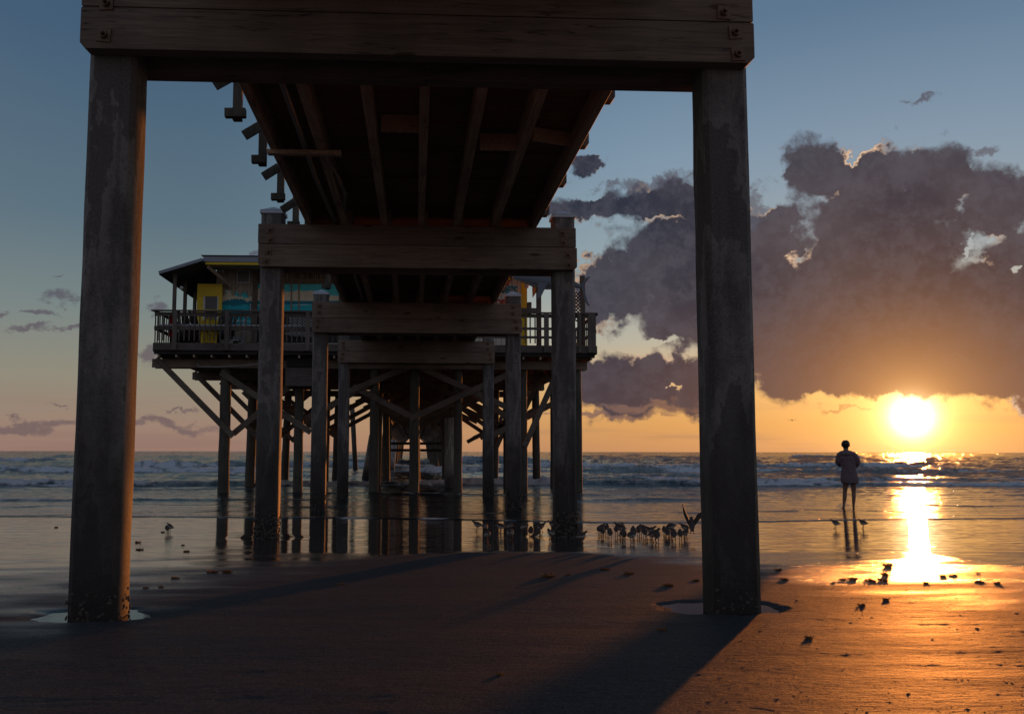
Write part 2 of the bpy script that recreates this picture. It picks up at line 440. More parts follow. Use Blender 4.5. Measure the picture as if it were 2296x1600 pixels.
h1 = b.noise(b.v('MULTIPLY', pos, (1.6, 3.4, 1)), 1.0, 5, .65, .3)
h2 = b.noise(b.v('MULTIPLY', pos, (.5, 1.5, 1)), 1.0, 3, .55)
h = b.m('ADD', b.m('MULTIPLY', h1, .35), b.m('MULTIPLY', h2, .9))
h = b.m('ADD', b.m('MULTIPLY', h, chop), b.m('MULTIPLY', fn, b.m('MULTIPLY', fmask, .8)))
b.l.new(b.bump(h, 1.0, .13), p.inputs['Normal'])

def shore(x):
    b_ = np.interp(x, [-40, -9, -5, -2, 0, 1.5, 3, 4.5, 7, 10, 14, 40], [21.6, 21.0, 20.7, 20.2, 20.0, 19.6, 18.9, 18.6, 18.7, 19.3, 19.7, 19.9])
    return b_ + .38*fbm(x*.22, x*0+.4, 3, 91) + .07*vnoise(x*1.9, x*0+.9, 93)
rows = [0.0]; y = 20.0; dist = [18.2]
while dist[-1] < 330: dist.append(dist[-1] + max(.035, dist[-1]**2/(962*1.45)*.24))
while dist[-1] < 30000: dist.append(dist[-1]*1.075)
dist = np.array(dist)
ucore = np.linspace(-.52, .76, 1050)
uo = .03*1.35**np.arange(1, 17); us = np.concatenate([(-.52-uo)[::-1], ucore, .76+uo])
YY, UU = np.meshgrid(dist, us, indexing='ij'); XX = UU*(YY + 4)
sh = shore(XX[0])                      # shoreline per column
s0 = np.clip((YY-18.2)/12.0, 0, 1)
YY = YY + (sh[None, :]-.1-18.2)*(1-s0)
XS = XX
depth = YY - shore(XS)                 # metres behind the leading edge
sheet = np.interp(YY, [15, 18, 20, 23, 28, 32], [.175, .137, .116, .083, .03, .0])
Zs = sheet + .010*sstep(0, .14, depth) - .012
Z = Zs.copy(); foam = np.zeros_like(Z)
# thin foam rim on the wash and a second overlapping wash
foam += .8*np.exp(-((depth-.08)/.10)**2)*(.35+1.1*vnoise(XS*1.2, YY*0, 95))
foam += .36*sstep(0, .2, depth)*sstep(2.4, .1, depth)*(.45+1.1*fbm(XS*.6, YY*1.2, 3, 96))
def crest(Y0, amp, front, back, mx, seed, fo, thr=-1., band=1.0, mfreq=.03):
    global Z, foam
    sc = (45.0/max(Y0, 25))**.6
    yc = Y0 + mx*fbm(XS*mfreq, XS*0+seed, 3, seed) + .25*mx*vnoise(XS*mfreq*7, XS*0+.5, seed+3)
    pres = sstep(thr-.12, thr+.28, vnoise(XS*mfreq*1.7+seed*.37, XS*0+.3, seed+5))
    d = YY-yc
    prof = np.where(d < 0, np.exp(-(d/front)**2), np.exp(-(d/back)**2))
    a = amp*(.72+.5*vnoise(XS*mfreq*3, XS*0+.7, seed+7))*pres
    Z += a*prof
    lum = fbm(XS*1.3*sc, YY*2.0*sc, 4, seed+9, .62)
    patch = sstep(-.35, .25, fbm(XS*.16*sc, XS*0+.2, 3, seed+15))
    fm = np.exp(-((d+front*.45)/(front*1.1*band))**2)*pres*fo*(.35+.65*patch)
    foam += fm*(.95+1.5*lum)
    Z += fm*amp*.55*lum + amp*.30*pres*fo*np.maximum(fbm(XS*2.6*sc, YY*.8*sc, 4, seed+17, .65), 0)*np.exp(-((d)/(front*.7))**2)
    foam += .34*pres*fo*sstep(-front, front, d)*sstep(back*3.0*band, 0, d)*(.2+1.8*fbm(XS*.25, YY*.5, 3, seed+12))
crest(22.4, .012, .10, .5, 2.6, 100, .34, .02, 1.6, .16)
crest(25.6, .022, .14, .7, 2.4, 101, .34, .0, 1.3, .11)
crest(29.2, .085, .26, 1.1, 1.8, 103, .55, -.10, 1.2, .05)
crest(33.5, .07, .35, 1.2, 2.0, 104, .42, -.02, 1.1, .05)
crest(37.5, .09, .4, 1.4, 2.0, 105, .55, -.05, 1.2, .04)
crest(42.5, .30, .55, 2.6, 2.0, 107, 1.0, -1., 1.3, .035)
crest(50.0, .26, .7, 2.6, 3.0, 109, .95, -.12, 1.2, .035)
crest(58.0, .24, .9, 2.6, 3.5, 111, .7, .05, 1.2, .03)
crest(69.0, .46, 1.1, 4.5, 5, 113, 1.0, -.28, 1.2, .024)
crest(88.0, .66, 1.4, 6.0, 7, 117, .95, -.12, 1.1, .02)
crest(118., .70, 2.0, 9.0, 10, 121, .85, -.02, 1.1, .014)
crest(160., .75, 2.8, 12., 12, 123, .8, .08, 1.1, .010)
crest(215., .8, 4.0, 14., 14, 125, .7, .12, 1.1, .008)
crest(300., .7, 6.0, 18., 18, 129, .4, .2, 1.1, .006)
ch = np.interp(YY, [20, 24, 30, 40, 60, 120, 400], [.0, .02, .05, .22, .55, .9, 1.0])
fade = np.interp(YY, [20, 25, 35, 60, 150, 400, 1200], [.003, .012, .04, .20, .42, .45, 0])
Z += fade*(fbm(XS*.16, YY*.42, 5, 141, .55)) + fade*.5*fbm(XS*.7, YY*1.6, 3, 147, .55)
Z += np.interp(YY, [18, 19, 30, 45, 60], [0, .007, .016, .02, 0])*fbm(XS*.75, YY*1.7, 4, 143, .6)*sstep(0, .5, depth)
Z += np.interp(YY, [50, 90, 200, 500, 1500], [0, .5, 1.0, 1.2, 0])*fbm(XS*.045, YY*.10, 4, 149, .6)
foam += .24*ch*sstep(.12, .5, fbm(XS*.1, YY*.3, 4, 151)) * sstep(400, 60, YY)
attr_ch = np.interp(YY, [18, 22, 28, 40, 80, 300, 2000], [.40, .65, 1.0, 1.6, 3.2, 8.0, 20.0])
Z = np.where(depth < 0.0, Z-.03, Z)
sea = grid_object('sea', XX, YY, Z, M['sea'], {'foam': np.clip(foam, 0, 1.2), 'chop': attr_ch})
tag(sea, 'blue grey sea with foaming breakers rolling in under the pier', 'sea', kind='structure')

# puddles round the first pair of piles
m, b, p, tc = newmat('puddle_water')
p.inputs['Base Color'].default_value = (.03, .027, .024, 1); p.inputs['Roughness'].default_value = .03; p.inputs['IOR'].default_value = 1.333
b.l.new(b.bump(b.noise(b.v('MULTIPLY', tc.outputs['Object'], (8, 20, 8)), 1, 2, .5), .35, .002), p.inputs['Normal'])
M['puddle'] = m
for i, (cx, cy, rx, ry) in enumerate(POOLS):
    q = MB(); zc = float(np.interp(cy, _SY, _SZ)) - .022
    q.poly([(cx+rx*1.15*math.cos(t*math.pi/20), cy+ry*1.15*math.sin(t*math.pi/20), zc) for t in range(40)])
    o = q.build('puddle', M['puddle'])
    tag(o, ['shallow still puddle around the base of the near left pile', 'shallow still puddle around the base of the near right pile'][i], 'puddle', kind='structure')

# ------------------------------------------------------------------ concrete pier
pier = empty('fishing_pier', (0, 7, .3), 'concrete piles carrying bolted timber cap beams and dark deck overhead, nearest the viewer', 'pier')
BY = [-1.0, 7.0, 14.95, 22.8, 30.65]
PW = .345
XL = (-2.425, -2.08); XR = (2.185, 2.53)
def sub(o, parent):          # keep world placement under a parent that sits away from the origin
    o.parent = parent; o.matrix_parent_inverse = Matrix.Identity(4)
    return o
pier.location = (0, 0, 0)
capm = None; boltm = None
def pile_mesh(x0, x1, y0, z0, z1, lean=0.):
    q = MB(); c = .036; pts = []
    y1 = y0+PW
    ring = [(x0+c, y0), (x1-c, y0), (x1, y0+c), (x1, y1-c), (x1-c, y1), (x0+c, y1), (x0, y1-c), (x0, y0+c)]
    levels = np.linspace(z0, z1, 14); n0 = 0
    for k, z in enumerate(levels):
        for (x, y) in ring: q.v.append((x+random.uniform(-.003, .003), y+random.uniform(-.003, .003), z))
    for k in range(len(levels)-1):
        for j in range(8):
            a = k*8+j; b2 = k*8+(j+1) % 8; q.f.append((a, b2, b2+8, a+8)); q.mi.append(0)
    q.f.append(tuple(range(8))); q.mi.append(0)
    t = (len(levels)-1)*8; q.f.append(tuple(t+j for j in range(8))); q.mi.append(0)
    return q
def crust(x0, x1, y0, z0, n, hgt, big):
    q = MB(); y1 = y0+PW
    for i in range(n):
        h = z0 + hgt*random.random()**1.7
        s = random.choice('fffrrl'); u = random.random()
        if s == 'f': c_ = Vector((x0+u*(x1-x0), y0, h)); nn = Vector((0, -1, 0))
        elif s == 'r': c_ = Vector((x1, y0+u*PW, h)); nn = Vector((1, 0, 0))
        else: c_ = Vector((x0, y0+u*PW, h)); nn = Vector((-1, 0, 0))
        r = random.uniform(.35, 1)*big
        tn = nn.cross(Vector((0, 0, 1))); k = len(q.v); seg = 6
        a0 = random.random()*6
        for rr, hh in ((1.0, -.1), (.8, .5), (.35, .8)):
            for j in range(seg):
                t = a0+j*2*math.pi/seg; w = random.uniform(.75, 1.2)
                q.v.append(tuple(c_ + tn*(math.cos(t)*r*rr*w) + Vector((0, 0, 1))*(math.sin(t)*r*rr*w) + nn*(r*hh*.8)))
        for l in range(2):
            for j in range(seg):
                a = k+l*seg+j; b2 = k+l*seg+(j+1) % seg; q.f.append((a, b2, b2+seg, a+seg)); q.mi.append(0)
        q.f.append(tuple(k+2*seg+j for j in range(seg))); q.mi.append(0)
    return q
def cap_mesh(x0, x1, y0, z):
    q = MB(); e = .018; y1 = y0+PW; cx = (x0+x1)/2; cy = (y0+y1)/2
    q.box(x0-e, x1+e, y0-e, y1+e, z-.055, z)
    k = len(q.v); q.v += [(x0-e, y0-e, z), (x1+e, y0-e, z), (x1+e, y1+e, z), (x0-e, y1+e, z), (cx, cy, z+.095)]
    for j in range(4): q.f.append((k+j, k+(j+1) % 4, k+4)); q.mi.append(0)
    return q
def bolt_mesh():
    q = MB(); q.box(-.05, .05, -.012, .0, -.05, .05)
    q.tube([(0, -.012, 0), (0, -.035, 0)], .03, 6); q.tube([(0, -.035, 0), (0, -.075, 0)], .014, 8)
    return q.mesh('bolt', M['steel'])
BOLT = bolt_mesh()
zb = [None, (.26, 1), (.10, 1), (.0, 1), (-.3, 1)]
for bi, Y in enumerate(BY):
    for side, (x0, x1) in enumerate((XL, XR)):
        base = gz((x0+x1)/2, Y-.1) if bi < 4 else -.3
        z0 = base-.25
        top = 5.23
        pl = pile_mesh(x0, x1, Y, z0, top).build('pile', M['conc']); sub(pl, pier)
        if bi >= 1:
            nn, hh, bg = [(0, 0, 0), (70, .22, .018), (190, .42, .030), (110, .5, .03), (60, .6, .03)][bi]
            cr = crust(x0, x1, Y, max(base, -.02)-.03, nn, hh, bg).build('barnacle_crust', M['shell']); sub(cr, pl); cr['kind'] = 'stuff'
        cp = cap_mesh(x0, x1, Y, top+.008).build('pile_cap', M['cap'], bevel=.006); sub(cp, pl)
    # cap beams: two boards high, in front of and behind the piles
    jz = [4.69, 4.695, 4.67, 4.60, 4.63][bi]; zlow = [4.37, 4.378, 4.315, 4.26, 4.27][bi]
    for (y0, y1, nm) in ((Y-.135, Y-.003, 'f'), (Y+PW+.003, Y+PW+.135, 'b')):
        for (za, zb_, w) in ((zlow, jz-.003, 0), (jz+.003, 4.985, 1)):
            q = MB(); ch_ = .045; xa, xb = -2.44+random.uniform(-.01, .01), 2.545+random.uniform(-.01, .01)
            if w == 1: xb -= .018
            n = 24; pr = [(xa+ch_, za), (xb-ch_, za), (xb, za+ch_), (xb, zb_-.008), (xb-.008, zb_), (xa+.008, zb_), (xa, zb_-.008), (xa, za+ch_)] if w == 0 else \
                [(xa+.008, za), (xb-.008, za), (xb, za+.008), (xb, zb_-.01), (xb-.01, zb_), (xa+.01, zb_), (xa, zb_-.01), (xa, za+.008)]
            q.slab(pr, y0, y1)
            o = q.build('cap_beam', M['beam'] if (w+bi) % 2 == 0 else M['beam2'], bevel=.009, segs=2); sub(o, pier)
            if nm == 'f':
                if bi == 1: bp = [[(-2.28, 4.475), (2.40, 4.435), (2.385, 4.61)], [(-2.262, 4.725), (2.30, 4.765)]][w]
                else:
                    bp = [[(-2.31, 4.40), (-2.29, 4.55), (2.42, 4.40), (2.40, 4.56)], [(-2.27, 4.74), (-2.27, 4.89), (2.33, 4.74), (2.33, 4.90)]][w]
                for (bx, bz) in bp:
                    bo = bpy.data.objects.new('bolt', BOLT); COL.objects.link(bo)
                    bo.location = (bx+random.uniform(-.01, .01), y0, bz+random.uniform(-.01, .01)); bo.rotation_euler = (0, random.uniform(-.12, .12), 0); sub(bo, o)
# joists between bents
JX = [-1.68, -1.09, -.47, .11, .68, 1.27, 1.88]
ends = [-9.0] + [y+.17 for y in BY] + [33.9]
for k in range(len(ends)-1):
    for i, jx in enumerate(JX):
        w = .10 if 0 < i < 6 else .075
        off = (.055 if k % 2 else -.055) if 0 < i < 6 else 0
        q = MB(); q.bar((jx+off*.6, ends[k]-.18, 5.128), (jx+off*.6+random.uniform(-.012, .012), ends[k+1]+.18, 5.128), w, .275)
        o = q.build('joist', M['joist'], bevel=.006); sub(o, pier)
q = MB(); y = -9.0
while y < 33.9:
    w = random.uniform(.138, .146)
    xa, xb = -1.80+random.uniform(-.02, .015), 1.99+random.uniform(-.015, .02)
    q.box(xa, xb, y, y+w, 5.272, 5.31+random.uniform(0, .004)); y += w+.006
o = q.build('deck_boards', M['deck']); sub(o, pier)
# boards stiffening the deck from below (nailing strips)
for (yy, xa, xb, z) in ((9.3, -1.0, 1.8, 5.255), (10.8, -1.0, 1.8, 5.258), (11.9, -1.0, 1.8, 5.256), (13.1, -1.0, 1.8, 5.257), (17.5, -1.6, 1.8, 5.257), (20.2, -1.6, 1.8, 5.257)):
    for i in range(6):
        a, c_ = JX[i]+.075, JX[i+1]-.085
        if a < xa-.2: continue
        q = MB(); q.box(a, c_, yy, yy+.09, z-.03, 5.2715); o = q.build('nailing_strip', M['deck']); sub(o, pier)
# blocking between joists, and loose boards
def part_bar(nm, a, b_, w, h, mat, par, up=(0, 0, 1), bev=.004):
    q = MB(); q.bar(a, b_, w, h, up); o = q.build(nm, mat, bevel=bev); sub(o, par); return o
part_bar('blocking', (.75, 11.05, 5.11), (1.19, 11.05, 5.11), .045, .20, M['joist'], pier)
part_bar('blocking', (-.40, 10.6, 5.16), (.05, 10.6, 5.16), .045, .20, M['joist'], pier)
part_bar('blocking', (1.33, 10.7, 5.10), (1.84, 11.1, 5.17), .045, .16, M['joist'], pier)
part_bar('blocking', (.75, 17.2, 5.14), (1.19, 17.4, 5.14), .045, .14, M['joist'], pier)
part_bar('pipe_hanger', (-1.74, 11.1, 4.955), (-.88, 11.1, 4.955), .10, .055, M['joist'], pier)
def tube_part(nm, pts, r, mat, par, seg=10):
    q = MB(); q.tube(pts, r, seg); o = q.build(nm, mat, smooth=True); sub(o, par); return o
tube_part('conduit', [(-1.30, -3, 5.02), (-1.30, 7.2, 5.02), (-1.31, 12.5, 5.03), (-1.24, 15.4, 5.04), (-1.24, 22, 5.05), (-1.2, 33, 5.05)], .034, M['pvc'], pier)
tube_part('conduit', [(-1.10, -3, 5.10), (-1.13, 9, 5.10), (-1.15, 11.2, 5.05), (-1.02, 12.3, 5.03), (-.98, 13.2, 5.03), (-1.12, 14.3, 5.03), (-1.16, 15.6, 5.04)], .028, M['pvc'], pier)
# rail posts, feet and knee braces hanging off the left edge; post ends on the right edge
for (y, hz, bx) in ((3.6, 5.12, 0), (5.4, 5.12, 0), (7.2, 5.12, 0), (8.9, 5.12, 0), (10.62, 5.17, -.03), (12.1, 5.10, .02), (13.9, 5.10, 0), (15.7, 5.12, 0), (17.4, 5.12, 0), (19.6, 5.12, 0), (21.6, 5.12, 0), (25.5, 5.12, 0), (28.2, 5.12, 0)):
    rp = part_bar('rail_post', (-1.98+bx, y, hz-.01), (-1.98+bx, y, 6.35), .10, .085, M['tpile'], pier, (0, 1, 0))
    ft = part_bar('outrigger', (-2.10+bx, y-.10, hz+.04), (-1.90, y-.10, hz+.045), .085, .10, M['tpile'], pier)
    if 8 < y < 14: part_bar('knee_brace', (-2.04, y+.62, hz+.03), (-1.86, y+.72, hz+.19), .05, .12, M['tpile'], pier, (0, 0, 1))
for y in (2.8, 4.5, 6.3, 8.0, 9.78, 11.32, 13.05, 14.78, 16.6, 18.4, 20.2, 22.0, 24.5, 27, 29.5):
    q = MB(); xr = 2.04
    q.slab([(xr-.05, 5.17), (xr+.03, 5.17), (xr+.06, 5.21), (xr+.06, 6.35), (xr-.05, 6.35)], y, y+.14)
    o = q.build('rail_post', M['post'], bevel=.004); sub(o, pier)
for (x, z, w) in ((-1.93, 6.38, .16), (2.045, 6.38, .16)):
    part_bar('handrail', (x, -6, z), (x, 31, z), w, .04, M['joist'], pier)
for x in (-1.845, 1.975):
    for z in (5.65, 6.0):
        part_bar('guard_rail', (x, -6, z), (x, 31, z), .035, .13, M['joist'], pier)

# ------------------------------------------------------------------ timber pier platform
tp = empty('timber_pier', (0, 0, 0), 'older dark timber pier on round piles with crossed braces, standing in the surf beyond', 'pier')
PX = [-6.76, -4.14, -1.44, 0.0, 1.57, 3.93, 5.9]
rowsY = [34.8, 40.6, 46.4, 52.2]
far = [58, 64, 71, 78, 86, 95, 105, 116, 128, 142]
def tpile(x, y, r, lean=(0, 0), top=4.45, z0=-.6):
    q = MB(); n = 9; pts = []; rr = []
    for i in range(n):
        t = i/(n-1); z = z0+(top-z0)*t
        pts.append((x+lean[0]*(1-t)+random.uniform(-.008, .008), y+lean[1]*(1-t), z)); rr.append(r*(1.06-.1*t)*random.uniform(.97, 1.03))
    q.tube(pts, rr, 12); return q
def brace(a, b_, Y, nm='brace', w=.055, h=.21, Yoff=0):
    A = at(a[0], a[1], 34.6); B = at(b_[0], b_[1], 34.6)
    part_bar(nm, (A.x+random.uniform(-.05, .05), Y-.2+Yoff, A.z+random.uniform(-.08, .08)), (B.x, Y-.2+Yoff, B.z), w, h, M['brace'], tp, (0, 0, 1))
for ri, Y in enumerate(rowsY):
    for x in PX:
        r = .20 if x in (-6.76,) else random.uniform(.145, .185)
        o = tpile(x+random.uniform(-.06, .06)*(ri > 0), Y, r, (random.uniform(-.12, .12)*(ri > 0), 0)).build('pile', M['tpile'], smooth=True); sub(o, tp)
        if ri < 2:
            q = MB(); c_ = crust(x-r*.8, x+r*.8, Y-r*1.02, -.02, 26, .5, .03); o2 = c_.build('barnacle_crust', M['shell']); sub(o2, o); o2['kind'] = 'stuff'
    for yo in (-.22, .22):
        part_bar('cross_beam', (-9.32+.1*ri, Y+yo, 4.575), (6.25, Y+yo, 4.575), .09, .31, M['beam2'], tp)
    J = random.uniform(-6, 6)
    brace((352, 806), (524, 978), Y, Yoff=-.1)
    brace((493, 833), (697, 969), Y)
    brace((515, 972), (668, 845), Y, Yoff=.45)
    brace((660, 950), (845, 850), Y, Yoff=.45)
    brace((775, 884), (936, 814), Y)
    brace((944, 823), (1140, 914), Y)
    brace((790, 866), (925, 934), Y, Yoff=.05)
    brace((919, 940), (1165, 828), Y, Yoff=-.06)
    brace((1175, 1000), (1262, 806), Y, Yoff=-.06)
    brace((1020, 850), (1180, 960), Y, Yoff=.45)
    brace((1105, 975), (1250, 900), Y, Yoff=.45)
for ri, Y in enumerate(far):
    for x in (-1.5, 0, 1.55):
        o = tpile(x*1.0, Y, .17, ((x/1.5)*random.uniform(.3, .8) if x else 0, 0)).build('pile', M['tpile'], smooth=True); sub(o, tp)
    part_bar('cross_beam', (-2.5, Y-.2, 4.5), (2.5, Y-.2, 4.5), .2, .3, M['beam2'], tp)
    for (a, c_) in (((-1.6, 2.6), (.0, 4.3)), ((.0, 4.3), (1.7, 2.6)), ((-1.7, 3.9), (.0, 3.0)), ((0, 3.0), (1.7, 3.9))):
        part_bar('brace', (a[0], Y-.22, a[1]), (c_[0], Y-.22, c_[1]), .055, .2, M['brace'], tp)
for (za, yy) in ((1.95, 58), (1.55, 58)):
    part_bar('cross_pipe', (-1.75, yy, za), (1.75, yy, za), .14, .16, M['dark'], tp)
for x in (-1.5, 1.55):
    for z in (3.1, ): part_bar('stringer', (x, 52, 3.3), (x*1.0, 110, 3.3), .12, .25, M['dark'], tp)
# leaning or jacketed piles
def jacket(pts, r, seg=14, mat=None):
    q = MB(); q.tube(pts, r, seg); o = q.build('concrete_jacket', mat or M['conc2'], smooth=True); sub(o, tp); return o
a = at(1008, 937, 40.5); jacket([(1.50, 40.45, -.5), (1.50, 40.45, a.z)], .235)
a = at(822, 1072, 53); c_ = at(836, 975, 53); jacket([(a.x-.05, 53, -.5), (c_.x, 53, c_.z)], [.30, .2])
a = at(872, 1058, 69); c_ = at(884, 985, 69); jacket([(a.x, 69, -.5), (c_.x, 69, c_.z)], [.3, .26])
a = at(798, 1052, 80); c_ = at(789, 930, 80)
q = MB(); q.tube([(a.x, 80, -.5), (c_.x, 80, c_.z+.9)], .2, 10); o = q.build('pile', M['tpile'], smooth=True); sub(o, tp)
# joists, decking, fascia
for i in range(26):
    x = -8.95 + i*.61
    q = MB(); q.bar((x, 33.95, 4.86), (x, 53.6, 4.86), .06, .24); o = q.build('joist', M['joist']); sub(o, tp)
for i in range(7):
    x = -2.2+i*.73
    q = MB(); q.bar((x, 53.7, 4.80), (x, 145, 4.80), .08, .3); o = q.build('joist', M['joist']); sub(o, tp)
q = MB(); y = 33.9
while y < 53.8: q.box(-9.08, 6.42, y, y+.14, 4.985, 5.02); y += .146
o = q.build('deck_boards', M['deck']); sub(o, tp)
q = MB(); y = 53.9
while y < 146: q.box(-2.5, 2.55, y, y+.28, 4.955, 4.99); y += .29
o = q.build('deck_boards', M['deck']); sub(o, tp)
part_bar('fascia_board', (-9.10, 33.86, 5.10), (-2.6, 33.86, 5.10), .06, .26, M['rail'], tp)
part_bar('fascia_board', (-2.6, 33.86, 5.095), (6.46, 33.86, 5.095), .06, .27, M['rail'], tp)
part_bar('rim_joist', (-9.10, 33.93, 4.90), (6.40, 33.93, 4.90), .05, .13, M['dark'], tp)
part_bar('fascia_board', (-9.11, 33.9, 5.08), (-9.11, 53.6, 5.08), .06, .3, M['rail'], tp)
part_bar('fascia_board', (6.47, 33.9, 5.08), (6.47, 53.6, 5.08), .06, .3, M['rail'], tp)
part_bar('fascia_board', (5.6, 34.1, 4.80), (6.44, 34.1, 4.9), .05, .16, M['rail'], tp)
# railing
RY = 33.80
part_bar('top_rail', (-9.2, RY+.02, 6.355), (-2.2, RY+.02, 6.355), .16, .045, M['rail'], tp)
part_bar('top_rail', (2.1, RY+.02, 6.39), (6.5, RY+.02, 6.39), .16, .045, M['rail'], tp)
for z, h in ((6.24, .14), (5.75, .14)):
    part_bar('lower_rail', (-9.1, RY+.07, z), (-2.2, RY+.07, z), .035, h, M['rail'], tp)
for z, h in ((6.29, .13), (5.83, .09), (5.52, .09)):
    part_bar('lower_rail', (2.1, RY+.07, z), (6.4, RY+.07, z), .035, h, M['rail'], tp)
for px in (392, 509, 690): x = at(px, 740, RY).x; part_bar('rail_post', (x, RY-.02, 4.97), (x, RY-.02, 6.33), .15, .08, M['post'], tp, (0, 1, 0))
for px, w in ((1225, .17), (1326, .27), (1300, .1)): x = at(px, 740, RY).x; part_bar('rail_post', (x, RY-.02, 4.97), (x, RY-.02, 6.37), w, .08, M['post'], tp, (0, 1, 0))
x = -8.95; k = 0
while x < -2.3:
    part_bar('baluster', (x, RY+.03, 5.3), (x, RY+.03, 6.3), .04, .03, M['rail'], tp, (0, 1, 0), 0); x += .178
for px in (1178, 1189, 1200, 1238, 1250, 1296, 1310):
    x = at(px, 740, RY).x; part_bar('baluster', (x, RY+.03, 5.3), (x, RY+.03, 6.33), .045, .03, M['rail'], tp, (0, 1, 0), 0)
for sx in (-9.1, 6.46):
    part_bar('top_rail', (sx, RY, 6.355), (sx, 53, 6.355), .14, .045, M['rail'], tp)
    part_bar('lower_rail', (sx, RY+.1, 5.75), (sx, 53, 5.75), .035, .12, M['rail'], tp)
    yy = 34.0
    while yy < 45: part_bar('baluster', (sx, yy, 5.25), (sx, yy, 6.33), .035, .04, M['rail'], tp, (0, 1, 0), 0); yy += .3
tube_part('water_pipe', [(-8.98, RY+.16, 5.86), (-2.0, RY+.16, 5.875)], .035, M['whitepipe'], tp)
tube_part('water_pipe', [(-4.6, RY+.19, 5.60), (-2.0, RY+.19, 5.62)], .035, M['whitepipe'], tp)
# hanging bin below the deck between the concrete piles
A = at(641, 825, 34.2); B = at(697, 866, 34.2)
hb = MB(); hb.box(A.x, B.x+.3, 34.05, 35.2, B.z, A.z); o = hb.build('plank_box', M['rail'], bevel=.01); sub(o, tp)
A = at(643, 790, 34.2); B = at(697, 824, 34.2)
q = MB(); q.box(A.x, B.x+.3, 34.2, 35.2, B.z+.01, A.z-.02)
for k in range(6): zz = B.z+.05+k*(A.z-B.z-.1)/6; q.box(A.x+.05, B.x+.2, 34.17, 34.197, zz, zz+.04)
o = q.build('louvred_box', M['dark'], tp); sub(o, tp)
tube_part('hanging_cable', [at(443, 815, 34.1), at(446, 822, 34.0), at(500, 822, 34.0), at(560, 818, 34.0), at(600, 812, 34.0)], .02, M['pvc'], tp, 6)

# ------------------------------------------------------------------ restaurant
rs = empty('restaurant', (0, 0, 0), 'beach restaurant with painted seaside mural and yellow trim on the timber pier', 'building')
WY = 36.2
def W(px, py, Y=WY): v = at(px, py, Y); return (v.x, v.z)
q = MB(); q.box(-7.2, 4.1, WY, WY+5.5, 5.03, 8.42); o = q.build('wall', M['cream']); sub(o, rs)
q = MB(); x = -7.19
while x < 4.05: q.box(x, x+.012, WY-.004, WY+.002, 5.03, 8.3); x += .205
o = q.build('siding_seam', M['dark']); sub(o, rs)
# mural
mcol = {'sky': (.10, .66, .68), 'cloud': (.85, .72, .52), 'deep': (.01, .24, .34), 'sea': (.02, .52, .60), 'foamy': (.5, .8, .8), 'dune': (.42, .33, .22), 'thatch': (.2, .14, .09), 'thatch2': (.5, .4, .28), 'bamboo': (.33, .22, .13), 'grass': (.05, .13, .08), 'shade': (.03, .027, .025)}
mm = {k: simple('mural_'+k, v, .7, .22, 5) for k, v in mcol.items()}; mk = list(mm); mlist = [mm[k] for k in mk]
q = MB()
def mp(pts, key, lay):
    k = [W(*p) for p in pts]; y = WY-.004*lay-.004
    q.poly([(x, y, z) for x, z in k], mk.index(key))
def band(x0, x1, top, bot, key, lay, amp=3, n=24, seed=1, ampb=0):
    r = random.Random(seed); ps = []
    for i in range(n+1):
        t = i/n; x = x0+(x1-x0)*t; ps.append((x, top + amp*math.sin(t*7+seed)*.6 + amp*r.uniform(-.5, .5)))
    for i in range(n+1):
        t = 1-i/n; x = x0+(x1-x0)*t; ps.append((x, bot + ampb*r.uniform(-1, 1)))
    for i in range(n):
        a, b2 = ps[i], ps[i+1]; c2, d2 = ps[2*n+1-(i+1)], ps[2*n+1-i]
        mp([a, b2, c2, d2], key, lay)
# left mural panel
band(497, 570, 655, 735, 'sky', 1, 0); band(497, 570, 662, 735, 'cloud', 2, 9, seed=3)
band(497, 570, 673, 735, 'deep', 3, 5, seed=8); band(497, 570, 684, 735, 'sea', 4, 3, seed=5)
for yy, kk in ((694, 'deep'), (705, 'foamy'), (709, 'sea'), (718, 'foamy'), (722, 'sea')): band(497, 570, yy, yy+3, kk, 5, 2, seed=yy)
band(497, 570, 730, 768, 'dune', 6, 3, seed=12)
for gx in (536, 540, 547): mp([(gx-3, 732), (gx-2, 732), (gx+7, 700), (gx+6, 700)], 'grass', 7)
mp([(519, 730), (520, 730), (548, 697), (547, 697)], 'grass', 7)
# right mural panel behind the second pair of piles
band(570, 1010, 600, 637, 'thatch', 2, 1); band(570, 1010, 634, 700, 'sky', 1, 0); band(570, 1010, 656, 700, 'cloud', 2, 10, 40, seed=4)
band(570, 1010, 674, 768, 'deep', 3, 1, seed=6); band(570, 1010, 682, 768, 'foamy', 4, 2, seed=7); band(570, 1010, 685, 768, 'sea', 5, 2, seed=9); band(570, 1010, 696, 768, 'shade', 6, 1)
r_ = random.Random(5)
for i in range(110):
    x = 580+i*3.2; l = r_.uniform(18, 38); mp([(x, 606+r_.uniform(0, 5)), (x+2.4, 606), (x+r_.uniform(-6, 8), 606+l)], r_.choice(['thatch', 'thatch2', 'thatch2']), 7+i % 3)
for x in (652, 669, 760, 860): mp([(x, 622), (x+3, 622), (x+3, 696), (x, 696)], 'bamboo', 11)
mp([(669, 628), (740, 626), (740, 629), (672, 631)], 'bamboo', 12); mp([(652, 622), (655, 621), (671, 630), (669, 632)], 'bamboo', 12)
for i in range(1): mp([(600, 697), (1000, 697), (1000, 701), (600, 701)], 'bamboo', 12)
o = q.build('mural', mlist); sub(o, rs)
